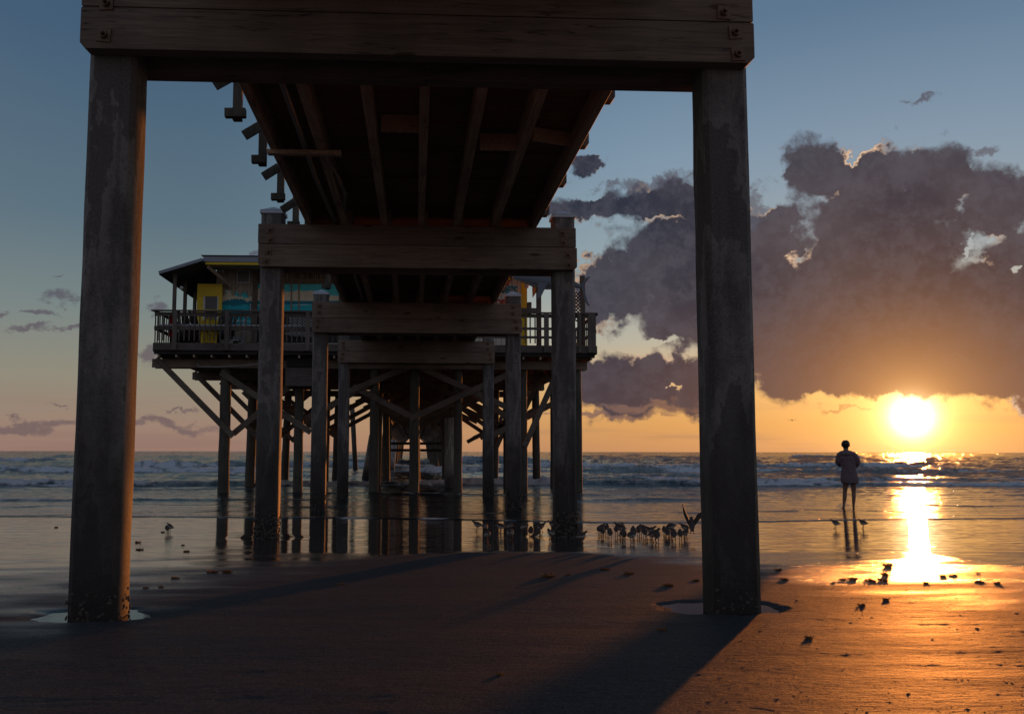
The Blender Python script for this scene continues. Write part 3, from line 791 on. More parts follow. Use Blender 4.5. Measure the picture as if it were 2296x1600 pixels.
# weathered vertical planks above the left mural panel, ragged lower ends
x0 = W(487, 600)[0]; x1 = W(571, 600)[0]; q = MB(); n = 12
for i in range(n):
    xa = x0+(x1-x0)*i/n; xb = x0+(x1-x0)*(i+1)/n-.008; zl = W(500, 655)[1]+random.uniform(-.12, .14)
    q.slab([(xa, zl+random.uniform(-.06, .06)), ((xa+xb)/2, zl-.05), (xb, zl+random.uniform(-.06, .06)), (xb, 8.3), (xa, 8.3)], WY-.06-.005*(i % 2), WY-.03)
o = q.build('plank_siding', M['oldwood']); sub(o, rs)
# louvre vent
va = W(532, 606, 36.1); vb = W(560.5, 635, 36.1)
q = MB(); fr = .035
q.box(va[0], vb[0], 36.06, 36.1, va[1]-fr, va[1]); q.box(va[0], vb[0], 36.06, 36.1, vb[1], vb[1]+fr)
q.box(va[0], va[0]+fr, 36.06, 36.1, vb[1]+fr, va[1]-fr); q.box(vb[0]-fr, vb[0], 36.06, 36.1, vb[1]+fr, va[1]-fr)
vt = q.build('vent', M['white']); sub(vt, rs)
q = MB()
for i in range(6):
    z = vb[1]+fr+.01+i*(va[1]-vb[1]-2*fr)/6
    q.quad_box([(va[0]+fr, 36.045, z), (vb[0]-fr, 36.045, z), (vb[0]-fr, 36.10, z+.05), (va[0]+fr, 36.10, z+.05), (va[0]+fr, 36.045, z+.012), (vb[0]-fr, 36.045, z+.012), (vb[0]-fr, 36.10, z+.062), (va[0]+fr, 36.10, z+.062)])
o = q.build('louvre', M['grey']); sub(o, vt)
part_bar('corner_post', (W(573, 640)[0], WY-.08, 5.03), (W(573, 640)[0], WY-.08, 8.3), .18, .1, M['brace'], rs, (0, 1, 0))
# downpipe on the mural
tube_part('downpipe', [(*[W(562, 680, 36.1)[0]], 36.1, W(562, 680, 36.1)[1]), (W(562, 700, 36.1)[0], 36.1, W(562, 704, 36.1)[1]), (W(548, 718, 36.1)[0], 36.1, W(548, 718, 36.1)[1]), (W(548, 718, 36.1)[0], 36.1, 5.1)], .03, M['whitepipe'], rs)
# yellow door
da = W(442.5, 636, 35.9); db = W(497, 700, 35.9); dx0, dx1, dz1 = da[0], db[0], da[1]; dz0 = 5.03; DY = 35.9
def yb(x0_, x1_, z0_, z1_, y0_=DY, y1_=DY+.05): q.box(x0_, x1_, y0_, y1_, z0_, z1_)
q = MB(); dw = dx1-dx0; s1 = W(456, 664, DY); s2 = W(489, 694, DY); s3z = W(480, 699, DY)[1]; s4z = W(480, 718, DY)[1]
yb(dx0, s1[0], dz0, dz1); yb(s2[0], dx1, dz0, dz1); yb(s1[0], s2[0], s1[1], dz1); yb(s1[0], s2[0], s3z, s2[1]); yb(s1[0], s2[0], dz0, s4z)
yb(dx0+.08, dx1-.08, dz1-.1, dz1-.07, DY-.02, DY-.001); yb(dx0+.08, dx0+.11, s1[1]+.03, dz1-.1, DY-.02, DY-.001)
dr = q.build('door', M['yellow'], bevel=.006); sub(dr, rs)
q = MB(); q.box(s1[0], s2[0], DY+.02, DY+.03, s4z, s1[1]); o = q.build('screen', M['screen']); sub(o, dr)
q = MB(); q.box(s1[0], s1[0]+.07, DY+.008, DY+.018, s4z, s1[1]); q.box(s2[0]-.045, s2[0], DY+.008, DY+.018, s4z, s1[1]); o = q.build('jamb', M['white']); sub(o, dr)
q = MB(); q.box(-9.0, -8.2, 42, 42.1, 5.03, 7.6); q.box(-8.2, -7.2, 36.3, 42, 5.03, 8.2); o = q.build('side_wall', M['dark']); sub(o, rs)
# roofs
q = MB(); E0 = (-9.12, 7.80); E1 = (-7.62, 8.30)
q.quad_box([(E0[0], 34.4, E0[1]-.06), (E1[0], 34.4, E1[1]-.06), (E1[0], 44, E1[1]-.06), (E0[0], 44, E0[1]-.06), (E0[0], 34.4, E0[1]+.03), (E1[0], 34.4, E1[1]+.03), (E1[0], 44, E1[1]+.03), (E0[0], 44, E0[1]+.03)])
o = q.build('porch_roof', M['shingle']); sub(o, rs)
part_bar('roof_fascia', (E0[0]-.02, 34.36, E0[1]-.01), (E1[0], 34.36, E1[1]-.01), .04, .11, M['fascia'], rs)
part_bar('roof_fascia', (E0[0]-.01, 34.42, E0[1]-.02), (E0[0]-.01, 44, E0[1]-.02), .03, .11, M['dark'], rs)
q = MB(); q.quad_box([(-7.66, 34.5, 8.42), (4.5, 34.5, 8.46), (4.5, 39.5, 9.1), (-7.66, 39.5, 9.1), (-7.70, 34.45, 8.47), (4.55, 34.45, 8.51), (4.5, 39.5, 9.2), (-7.66, 39.5, 9.2)])
o = q.build('main_roof', M['shingle']); sub(o, rs)
part_bar('roof_fascia', (-7.62, 34.52, 8.33), (4.5, 34.52, 8.37), .05, .19, M['fascia'], rs)
part_bar('yellow_trim', (-7.55, 34.56, 8.19), (4.5, 34.56, 8.23), .05, .10, M['yellow'], rs)
q = MB(); q.box(-7.6, 4.4, 34.62, 36.18, 8.25, 8.28); o = q.build('soffit', M['oldwood']); sub(o, rs)
part_bar('roof_bracket', (-7.5, 34.7, 8.1), (-6.9, 36.0, 7.6), .06, .12, M['oldwood'], rs)
for y in (35.0, 36.6, 38.2, 39.8): part_bar('porch_post', (-8.72, y, 5.03), (-8.72, y, 7.92), .12, .12, M['post'], rs, (0, 1, 0))
q = MB(); q.sphere(at(407, 648-3, 35), .07); o = q.build('porch_lamp', M['white'], smooth=True); sub(o, rs)
# right corner
c0 = W(1168.6, 640); c1 = W(1181.5, 640)
q = MB(); q.box(c0[0], c1[0], WY-.05, WY+.2, 5.03, 8.3); o = q.build('corner_board', M['yellow']); sub(o, rs)
q = MB(); A = at(1183, 677, 35.6); B = at(1192, 703, 35.6); q.box(A.x, B.x, 35.6, 35.9, B.z, A.z); o = q.build('junction_box', M['brace']); sub(o, rs)
A = at(1168, 695, 34.3); B = at(1202, 700, 34.3); q = MB(); q.box(A.x, B.x, 34.1, 34.6, B.z, A.z+.05); o = q.build('counter_shelf', M['rail']); sub(o, rs)
# lettering
def text(s, p0, hpx, mat, Y, name, shear=0., ext=.012, sx=1.0, off=.0):
    cu = bpy.data.curves.new(name, 'FONT'); cu.body = s; cu.extrude = ext; cu.shear = shear; cu.offset = off
    hm = hpx/FPX*Y*1.0; cu.size = hm/.70
    o = bpy.data.objects.new(name, cu); COL.objects.link(o)
    A = at(p0[0], p0[1], Y); o.location = A; o.rotation_euler = (math.pi/2, 0, 0); o.scale = (sx, 1, 1)
    bpy.context.view_layer.update()
    dg = bpy.context.evaluated_depsgraph_get(); me = bpy.data.meshes.new_from_object(o.evaluated_get(dg))
    o2 = bpy.data.objects.new(name, me); COL.objects.link(o2); o2.matrix_world = o.matrix_world.copy(); bpy.data.objects.remove(o)
    me.materials.clear(); me.materials.append(mat); sub(o2, rs); return o2
text("JOE'S", (1112, 656.5), 15.5, M['teal'], WY-.02, 'lettering', .35, sx=.92, off=.012)
text("DE", (1111.5, 683), 12, M['redlet'], WY-.02, 'lettering', 0., sx=1.0, off=.014)
q = MB(); ys_ = WY-.02
pp = [W(*p) for p in ((1131, 622), (1147, 628), (1139, 634), (1141, 640), (1128, 641))]; q.slab(pp, ys_-.01, ys_+.01, 0)
pp = [W(*p) for p in ((1135, 621), (1147, 626), (1144, 629), (1133, 626))]; q.slab(pp, ys_-.02, ys_-.012, 1)
o = q.build('letter_tip', [M['redlet'], M['yellow']]); sub(o, rs)  # coloured tip of a larger, mostly hidden letter above the words
# lattice under the mural bar
def lattice(xa, xb, za, zb, Y, par, st=.09, w=.02, mat=None, nm='lattice'):
    q = MB(); H = zb-za; L = xb-xa; k = -H
    while k < L:
        for sgn in (1, -1):
            p0, p1 = (k, 0), (k+H, H)
            t0 = max(0, -k); t1 = min(H, L-k)
            if t1-t0 > .02:
                a = (xa+k+t0, za+t0) if sgn > 0 else (xa+k+t0, zb-t0); b2 = (xa+k+t1, za+t1) if sgn > 0 else (xa+k+t1, zb-t1)
                q.bar((a[0], Y+(.006*sgn), a[1]), (b2[0], Y+(.006*sgn), b2[1]), .01, w)
        k += st
    o = q.build(nm, mat or M['cream']); sub(o, par); return o
A = W(654, 708, 35.9); B = W(676, 736, 35.9); lattice(A[0]-.1, B[0]+.6, B[1]-.3, A[1], 35.95, rs, .12, .03, M['grey'])

# things on the platform
A = at(1291, 657, 34.2); B = at(1302, 720, 34.2)
ls = empty('lattice_screen', (0, 0, 0), 'narrow dark diamond lattice screen and post at the right end of the railing', 'screen')
lattice(A.x-.22, A.x+.17, B.z, A.z+.05, 34.25, ls, .13, .04, M['dark'])
part_bar('post', (at(1307, 700, 34.25).x, 34.3, 5.02), (at(1307, 700, 34.25).x, 34.3, at(1307, 619, 34.3).z), .17, .12, M['post'], ls, (0, 1, 0))
pp_ = empty('support_post', (0, 0, 0), 'rough grey timber post standing behind the right railing', 'post')
part_bar('shaft', (at(1208, 700, 34.4).x, 34.4, 5.02), (at(1208, 700, 34.4).x, 34.4, 8.3), .17, .16, M['post'], pp_, (0, 1, 0))
part_bar('base_collar', (at(1208, 700, 34.4).x, 34.4, 5.02), (at(1208, 700, 34.4).x, 34.4, 5.22), .22, .2, M['post'], pp_, (0, 1, 0))
# hanging shark, head left, tail right
skc = [(1150, 622, .05), (1165, 621, .15), (1180, 622, .24), (1200, 625, .31), (1225, 629, .33), (1250, 632, .28), (1270, 634, .20), (1287, 638, .12), (1300, 642, .075), (1306, 644, .06)]
skr = empty('hanging_shark', (0, 0, 0), 'grey model shark hung on wires above the right end of the railing', 'model shark')
q = MB(); q.tube([at(x, y, 34.0) for x, y, r in skc], [(r*.62, r) for x, y, r in skc], 14, 0)
o = q.build('body', [M['shark'], M['sharkw']], smooth=True); sub(o, skr)
for f in o.data.polygons:
    if f.normal.z < -.55: f.material_index = 1
def fin(pts, Y, nm, t=.03, mat=None):
    q = MB(); q.slab([(at(x, y, Y).x, at(x, y, Y).z) for x, y in pts], Y-t, Y+t); o = q.build(nm, mat or M['shark'], bevel=.012, segs=2); sub(o, skr)
fin([(1303, 640), (1307, 634), (1310, 626), (1317, 621), (1325, 620), (1319, 626), (1314, 634), (1312, 645), (1313, 660), (1317, 674), (1323, 687), (1317, 683), (1310, 672), (1307, 655)], 34.0, 'tail_fin')
fin([(1215, 612), (1228, 588), (1236, 590), (1238, 614)], 34.0, 'dorsal_fin')
q = MB(); A = at(1208, 636, 34.0); q.slab([(A.x-.05, A.z), (A.x+.28, A.z-.03), (A.x+.05, A.z-.5), (A.x-.12, A.z-.62)], 33.68, 33.72); o = q.build('pectoral_fin', M['shark'], bevel=.01); sub(o, skr)
for px in (1195, 1300):
    tube_part('wire', [at(px, 630, 34.0), at(px, 617 if px > 1250 else 560, 34.0)], .008, M['pvc'], skr, 5)
tube_part('wire', [at(1290, 617.5, 34.0), at(1308, 617.5, 34.2)], .008, M['pvc'], skr, 5)
# floats and orange cloth
for (px, py, r, lb) in ((1178, 621, .055, 'small white round float hanging above the larger one by the yellow corner'), (1181, 641, .085, 'large white round float hanging on the yellow corner board')):
    q = MB(); c_ = at(px, py, 35.7); q.sphere(c_, r, 14, 10); q.tube([c_+Vector((0, 0, r*.9)), c_+Vector((0, 0, r+.06))], .014, 8)
    o = q.build('fishing_float', M['white'], smooth=True); tag(o, lb, 'float', 'white floats on the building corner')
q = MB(); pts = [(1190, 600), (1217, 600), (1212, 625), (1206, 640), (1200, 652), (1194, 665), (1195, 640)]
n = 10; rowp = []
q2 = [(at(x, y, 35.4).x, at(x, y, 35.4).z) for x, y in [(1188, 600), (1222, 604), (1216, 622), (1205, 640), (1202, 656), (1194, 668), (1193, 640)]]
q.slab(q2, 35.39, 35.41); o = q.build('cloth', M['orange']); oc = empty('orange_banner', (0, 0, 0), 'torn orange cloth banner hanging beside the white floats', 'banner'); sub(o, oc)
part_bar('rod', (at(1186, 600, 35.4).x, 35.4, at(1186, 600, 35.4).z), (at(1226, 604, 35.4).x, 35.4, at(1226, 604, 35.4).z), .03, .03, M['pvc'], oc)
fl = empty('red_flag', (0, 0, 0), 'faded red flag with green edge draped at the left railing corner', 'flag')
A = at(371, 704, 33.6); B = at(381, 752, 33.6)
q = MB(); n = 8
for i in range(n):
    xa = A.x+(B.x-A.x)*i/n; xb = A.x+(B.x-A.x)*(i+1)/n; ya = 34.0+.03*math.sin(i*1.6); yb_ = 34.0+.03*math.sin((i+1)*1.6)
    q.quad_box([(xa, ya, B.z), (xb, yb_, B.z), (xb, yb_+.01, B.z), (xa, ya+.01, B.z), (xa, ya, A.z), (xb, yb_, A.z), (xb, yb_+.01, A.z), (xa, ya+.01, A.z)])
o = q.build('cloth', M['red']); sub(o, fl)
part_bar('green_edge', (B.x+.02, 34.0, B.z), (B.x+.02, 34.0, A.z), .03, .03, M['green'], fl, (0, 1, 0))

# deck chairs
def chair_parts(root, mat):
    for s in (-1, 1):
        part_bar('leg', (s*.28, -.30, 0), (s*.28, -.26, .42), .07, .035, mat, root, (0, 1, 0), 0)
        part_bar('leg', (s*.26, .38, 0), (s*.28, .30, .62), .07, .035, mat, root, (0, 1, 0), 0)
        part_bar('armrest', (s*.32, -.34, .60), (s*.32, .40, .60), .12, .03, mat, root, bev=0)
        part_bar('arm_support', (s*.31, -.28, .40), (s*.31, -.28, .59), .06, .04, mat, root, (0, 1, 0), 0)
    q = MB()
    for i in range(5): q.box(-.27, .27, -.32+i*.12, -.22+i*.12, .38-i*.03, .405-i*.03)
    o = q.build('seat', mat); sub(o, root)
    q = MB()
    for i in range(5): x = -.22+i*.11; q.bar((x, .22, .26), (x*1.15, .56, 1.0+.07*(2-abs(i-2))), .095, .022, (0, 1, 0))
    o = q.build('backrest', mat); sub(o, root)
chs = [(-8.35, 34.9, .5, 'dark', 'dark slatted deck chair at the far left end behind the railing', 1.2), (-7.75, 35.1, 2.6, 'dark', 'dark slatted deck chair between the left end one and the yellow door', 1.15),
       (-7.0, 34.8, -.2, 'dark', 'tall dark slatted deck chair just left of the yellow door', 1.2), (-7.35, 34.45, 3.4, 'yellow', 'yellow slatted deck chair low behind the left railing', .9)]
for x, y, rz_, mt, lb, sc in chs:
    c = empty('deck_chair', (x, y, 5.03), lb, 'chair', 'deck chairs on the restaurant deck'); c.rotation_euler = (0, 0, rz_); c.scale = (sc, sc, sc*1.12)
    chair_parts(c, M[mt])
# cooler and outlet cabinet
A = at(492, 746, 34.5); B = at(515, 766, 34.5)
cl = empty('cooler', (A.x, 34.6, 5.03), 'white cooler chest standing behind the left railing', 'cooler')
q = MB(); q.box(0, .68, 0, .4, .03, .36); o = q.build('chest', M['white'], bevel=.02); sub(o, cl)
q = MB(); q.box(-.01, .69, -.01, .41, .365, .42); o = q.build('lid', M['white'], bevel=.012); sub(o, cl)
A = at(521, 744, 34.5)
cb = empty('utility_cabinet', (A.x, 34.6, 5.03), 'pale grey utility cabinet with three round holes behind the left railing', 'cabinet')
q = MB(); q.box(0, .38, 0, .3, 0, .52); o = q.build('case', M['grey'], bevel=.01); sub(o, cb)
for (hx, hz) in ((.12, .36), (.25, .36), (.19, .16)):
    q = MB(); q.tube([(hx, -.004, hz), (hx, .02, hz)], .05, 14); o = q.build('hole', M['dark']); sub(o, cb)

# ------------------------------------------------------------------ sandpipers
def loft(q, rings, seg=10, mi=None, split=None):
    n0 = len(q.v)
    for (x, y, z, rx, rz_) in rings:
        for j in range(seg):
            t = 2*math.pi*j/seg; q.v.append((x+rx*math.cos(t), y, z+rz_*math.sin(t)))
    for i in range(len(rings)-1):
        for j in range(seg):
            a = n0+i*seg+j; b2 = n0+i*seg+(j+1) % seg
            q.f.append((a, a+seg, b2+seg, b2)); q.mi.append(1 if (seg/2 <= j and 1 <= i < len(rings)-4) else 0)
    q.f.append(tuple(n0+j for j in range(seg))); q.mi.append(0); q.f.append(tuple(n0+(len(rings)-1)*seg+j for j in range(seg))); q.mi.append(0)
def bird_mesh(kind):
    q = MB()          # faces +y, origin between the feet
    if kind == 'stand':
        loft(q, [(0, -.105, .092, .006, .004), (0, -.085, .097, .018, .011), (0, -.06, .104, .036, .030), (0, -.03, .108, .047, .044), (0, .005, .111, .048, .048), (0, .035, .121, .042, .043), (0, .052, .136, .031, .032), (0, .060, .152, .024, .025), (0, .068, .165, .022, .021), (0, .082, .168, .015, .014), (0, .090, .166, .004, .004)])
        q.tube([(0, .086, .166), (0, .108, .162)], [.0045, .0015], 6, 0)
        lz = .075
    elif kind == 'upright':
        loft(q, [(0, -.085, .082, .006, .004), (0, -.068, .090, .020, .013), (0, -.045, .100, .038, .034), (0, -.015, .110, .048, .046), (0, .012, .120, .048, .045), (0, .026, .138, .040, .034), (0, .030, .153, .028, .024), (0, .032, .166, .0235, .018), (0, .038, .177, .017, .011), (0, .042, .182, .005, .003)])
        q.tube([(0, .058, .172), (0, .082, .167)], [.0045, .0015], 6, 0)
        lz = .08
    elif kind == 'feed':
        loft(q, [(0, -.10, .128, .006, .004), (0, -.085, .122, .018, .012), (0, -.055, .112, .038, .032), (0, -.02, .104, .048, .047), (0, .02, .098, .047, .045), (0, .05, .080, .032, .032), (0, .068, .062, .021, .024), (0, .078, .045, .019, .020), (0, .088, .034, .013, .012), (0, .092, .028, .005, .005)])
        q.tube([(0, .088, .032), (0, .102, .010)], [.0045, .0015], 6, 0)
        lz = .072
    else:             # flapping, just off the ground
        loft(q, [(0, -.135, .04, .022, .003), (0, -.115, .055, .022, .008), (0, -.065, .088, .032, .026), (0, -.02, .112, .042, .036), (0, .02, .132, .040, .036), (0, .05, .152, .030, .028), (0, .068, .170, .022, .022), (0, .080, .184, .020, .019), (0, .095, .188, .012, .011), (0, .101, .187, .004, .004)])
        q.tube([(0, .098, .186), (0, .122, .180)], [.0045, .0015], 6, 0)
        for s in (-1, 1):
            w = [(.025, .03, .150), (.045, .04, .185), (.070, .045, .225), (.115, .03, .255), (.165, .005, .262), (.205, -.02, .245)] if s > 0 else [(.025, .03, .150), (.040, .035, .195), (.058, .035, .240), (.075, .02, .285), (.090, .0, .325), (.100, -.02, .355)]
            cw = [.075, .085, .09, .075, .05, .012]; k = len(q.v)
            for (wx, wy, wz), cc in zip(w, cw):
                q.v += [(s*wx, wy+cc*.3, wz+.004), (s*wx+s*cc*.25, wy-cc*.8, wz-.03-cc*.2), (s*wx+s*.008, wy-cc*.2, wz-.004), (s*wx-s*.002, wy-cc*.2, wz-.014)]
            for i in range(5):
                a = k+4*i
                for u_, v_ in ((0, 2), (2, 1), (1, 3), (3, 0)): q.f.append((a+u_, a+v_, a+4+v_, a+4+u_)); q.mi.append(0)
        lz = .09
    for s in (-1, 1):
        if kind == 'flap': q.tube([(s*.014, -.03, lz), (s*.016, -.055, .055), (s*.02, -.06, .02), (s*.022, -.045, .0)], .0038, 5, 2)
        else:
            fy = .012*s
            q.tube([(s*.016, 0, lz), (s*.018, -.008+fy, .045), (s*.018, fy, .004)], [.008, .0055, .005], 5, 2)
            for t in (-.5, 0, .5): q.tube([(s*.015, fy, .004), (s*.015+.02*math.sin(t), fy+.022*math.cos(t), .002)], .0025, 4, 2)
    return q.mesh('sandpiper', [M['bback'], M['bbelly'], M['bleg']], True)
BM = {k: bird_mesh(k) for k in ('stand', 'upright', 'feed', 'flap')}
def c3(cx, cy): return ((1700+cx*.2178)/1.6725, (1930+cy*.2178)/1.6725)
def c4(cx, cy): return ((2200+cx*.2178)/1.6725, (1930+cy*.2178)/1.6725)
L, Rr, Bk, Fr = math.pi/2, -math.pi/2, 0, math.pi
birds = [
 (c3(410, 275), 'stand', L, 1.0, 'sandpiper in profile facing left, leftmost of the flock under the pier'),
 (c3(545, 300), 'feed', -.5, 1.0, 'sandpiper bent over feeding beside the profile bird, in the reflection of a pile'),
 (c3(585, 440), 'feed', .4, .95, 'white-bellied sandpiper feeding nearest the sand bar, left of the right pile'),
 (c3(812, 305), 'stand', L*.8, 1.0, 'sandpiper looking left with head raised in the narrow pile reflection'),
 (c3(975, 270), 'feed', .6, .9, 'small sandpiper feeding behind another, in the wide dark pile reflection'),
 (c3(985, 432), 'feed', -.3, 1.15, 'plump sandpiper stooping in front of a smaller one, in the wide dark reflection'),
 (c3(1222, 300), 'feed', .7, 1.05, 'sandpiper with orange-lit flank pecking at the right edge of the wide reflection'),
 (c3(1335, 388), 'upright', Bk, .95, 'sandpiper standing upright with its back turned, left of the profile bird by the pile'),
 (c3(1490, 305), 'upright', .5, .95, 'sandpiper looking left with another close behind it, left of the second right pile'),
 (c3(1515, 298), 'stand', Rr*.7, .95, 'sandpiper whose tail shows to the right behind a left-looking one, near the pile'),
 (c3(1680, 425), 'stand', Fr*.8, .95, 'sandpiper half hidden by the left side of the second right pile'),
 (c3(1705, 262), 'stand', L, .95, 'sandpiper whose head peeks from behind the left side of the pile'),
 (c3(2168, 400), 'upright', Bk, .85, 'sandpiper just right of the pile, behind a bigger one'),
 (c3(2208, 485), 'stand', Rr*.85, 1.0, 'sandpiper facing right just beside the right side of the pile'),
 (c4(208, 335), 'upright', .2, .72, 'small sandpiper at the left end of the crowd between the right piles'),
 (c4(262, 300), 'stand', Rr*.6, .85, 'sandpiper behind the small one at the crowd\'s left end'),
 (c4(276, 388), 'upright', Bk, .9, 'sandpiper with back turned in front of the pair at the crowd\'s left end'),
 (c4(346, 318), 'upright', -.3, .88, 'lone sandpiper in the back row right of the left end group'),
 (c4(404, 425), 'upright', Bk, .95, 'lone round sandpiper in the front row left of the first gap'),
 (c4(512, 352), 'upright', -.2, .88, 'sandpiper left of the tall profile bird in the back row'),
 (c4(572, 345), 'stand', L*.7, 1.15, 'tall sandpiper looking left in the middle of a back row trio'),
 (c4(622, 300), 'upright', .3, .88, 'sandpiper at the right of the back row trio'),
 (c4(640, 465), 'upright', Bk, 1.05, 'sandpiper with back turned in the front row below the back row trio'),
 (c4(800, 375), 'upright', Bk, .92, 'sandpiper standing behind the front row one that turns its tail left'),
 (c4(785, 480), 'stand', -.7, 1.1, 'sandpiper in the front row with tail to the left, left of the big gap'),
 (c4(892, 370), 'upright', .1, .9, 'front one of the tight back row pair in the crowd\'s centre'),
 (c4(928, 335), 'upright', -.1, .9, 'rear one of the tight back row pair in the crowd\'s centre'),
 (c4(1000, 415), 'upright', .2, .98, 'sandpiper stepping at the left of the central overlapping trio'),
 (c4(1035, 365), 'stand', L*.6, 1.0, 'sandpiper in the middle of the central overlapping trio'),
 (c4(1110, 370), 'stand', Rr, .95, 'sandpiper facing right at the end of the central overlapping trio'),
 (c4(1165, 470), 'stand', -.9, 1.15, 'sandpiper with long tail pointing left behind a round one, front row'),
 (c4(1215, 482), 'upright', Bk, 1.0, 'round sandpiper overlapping the long-tailed one, nearest the viewer'),
 (c4(1345, 375), 'upright', .3, .92, 'sandpiper at the left of the cluster with the ruffled bird'),
 (c4(1392, 410), 'upright', Bk, 1.0, 'sandpiper standing in front in the cluster with the ruffled bird'),
 (c4(1440, 370), 'feed', 2.6, .95, 'sandpiper half hidden in the middle of the cluster with the ruffled bird'),
 (c4(1435, 320), 'feed', L*1.05, 1.15, 'ruffled sandpiper with wings half raised and tail to the right'),
 (c4(1505, 465), 'upright', Bk, 1.02, 'lone pale-bellied sandpiper in the front row right of the ruffled one'),
 (c4(1615, 445), 'upright', .15, .95, 'sandpiper left of the pair under the flapping bird'),
 (c4(1705, 420), 'stand', -.5, .95, 'front sandpiper of the pair under the flapping bird'),
 (c4(1685, 320), 'stand', L*.85, .98, 'pale sandpiper looking left, rear one of the pair beside the flapping bird'),
]
for (px, py), kd, rz_, sc, lb in birds:
    g = ground(px, py); dd = g.y; o = bpy.data.objects.new('sandpiper', BM[kd]); COL.objects.link(o)
    o.location = (g.x, g.y, gz(g.x, g.y)+.001); o.rotation_euler = (0, 0, rz_+random.uniform(-.12, .12)-math.atan2(g.x, g.y)); o.scale = (sc*.98,)*3
    tag(o, lb, 'sandpiper', 'sandpipers feeding on the wet sand')
g = ground(*c4(1815, 430)); o = bpy.data.objects.new('sandpiper', BM['flap']); COL.objects.link(o)
o.location = (g.x, g.y, gz(g.x, g.y)+.09); o.rotation_euler = (0, 0, -.25); o.scale = (1.25,)*3
tag(o, 'sandpiper with both wings raised, lifting off beside the near right pile', 'sandpiper', 'sandpipers feeding on the wet sand')
for (px, py, kd, rz_, sc, lb) in ((374, 1195.5, 'upright', .5, .82, 'small pale-breasted sandpiper in front of another, alone right of the near left pile'), (379, 1193.5, 'upright', 1.9, 1.05, 'sandpiper standing behind the small pale one, right of the near left pile'),
                                  (1873, 1184, 'stand', 1.2, 1.02, 'sandpiper standing left of the person\'s reflection'), (1935, 1184, 'stand', .9, 1.05, 'sandpiper standing right of the person\'s reflection')):
    g = ground(px, py); o = bpy.data.objects.new('sandpiper', BM[kd]); COL.objects.link(o)
    o.location = (g.x, g.y, gz(g.x, g.y)+.001); o.rotation_euler = (0, 0, rz_); o.scale = (sc*.88,)*3
    tag(o, lb, 'sandpiper', 'sandpipers feeding on the wet sand')
# far gull
q = MB(); A = at(1776, 942, 150)
q.tube([A+Vector((0, -.25, 0)), A+Vector((0, 0, 0)), A+Vector((0, .3, .03))], [.03, .09, .02], 8)
for s in (-1, 1):
    k = len(q.v)
    for (wx, wz, cc) in ((0, 0, .14), (.32, .14, .13), (.7, .02, .03)): q.v += [(A.x+s*wx, A.y+cc, A.z+wz), (A.x+s*wx, A.y-cc, A.z+wz), (A.x+s*wx, A.y, A.z+wz+.02)]
    for i in range(2):
        a = k+3*i
        for u_, v_ in ((0, 1), (1, 2), (2, 0)): q.f.append((a+u_, a+v_, a+3+v_, a+3+u_)); q.mi.append(0)
o = q.build('gull', M['bback']); tag(o, 'tiny gull flying far off above the sea, left of the sun', 'gull')

# ------------------------------------------------------------------ seaweed
def weed_mesh(seed, w, h, n):
    r = random.Random(seed); q = MB()
    for i in range(n):
        a = r.uniform(0, 6.28); rr = w*math.sqrt(r.random())*.55; p0 = Vector((rr*math.cos(a), rr*math.sin(a)*.6, .002))
        d = Vector((math.cos(a)+r.uniform(-.6, .6), math.sin(a)*.6+r.uniform(-.6, .6), r.uniform(.1, 1.3))).normalized()
        ln = r.uniform(.35, 1)*h*.8; p1 = p0+d*ln*.5; p2 = p1+(d+Vector((r.uniform(-.6, .6), r.uniform(-.6, .6), r.uniform(-.5, .3)))).normalized()*ln*.5
        q.tube([p0, p1, p2], [.004, .0035, .002], 4)
        for k in range(3):
            s = p0.lerp(p2, r.random()); u = Vector((r.uniform(-1, 1), r.uniform(-1, 1), r.uniform(-.4, 1))).normalized()
            sd = u.cross(Vector((r.uniform(-1, 1), r.uniform(-1, 1), r.uniform(-1, 1)))).normalized()*.006*r.uniform(.8, 1.8); l2 = r.uniform(.015, .03)
            q.poly([s, s+u*l2*.5+sd, s+u*l2, s+u*l2*.5-sd])
    for i in range(n//2):
        a = r.uniform(0, 6.28); rr = w*.5*r.random(); q.sphere((rr*math.cos(a), rr*.6*math.sin(a), r.uniform(.004, h*.5)), r.uniform(.003, .006), 5, 4)
    return q.mesh('seaweed_clump', M['weed'])
WM = [weed_mesh(1, .10, .07, 34), weed_mesh(2, .14, .05, 34), weed_mesh(3, .08, .045, 20), weed_mesh(4, .07, .03, 14)]
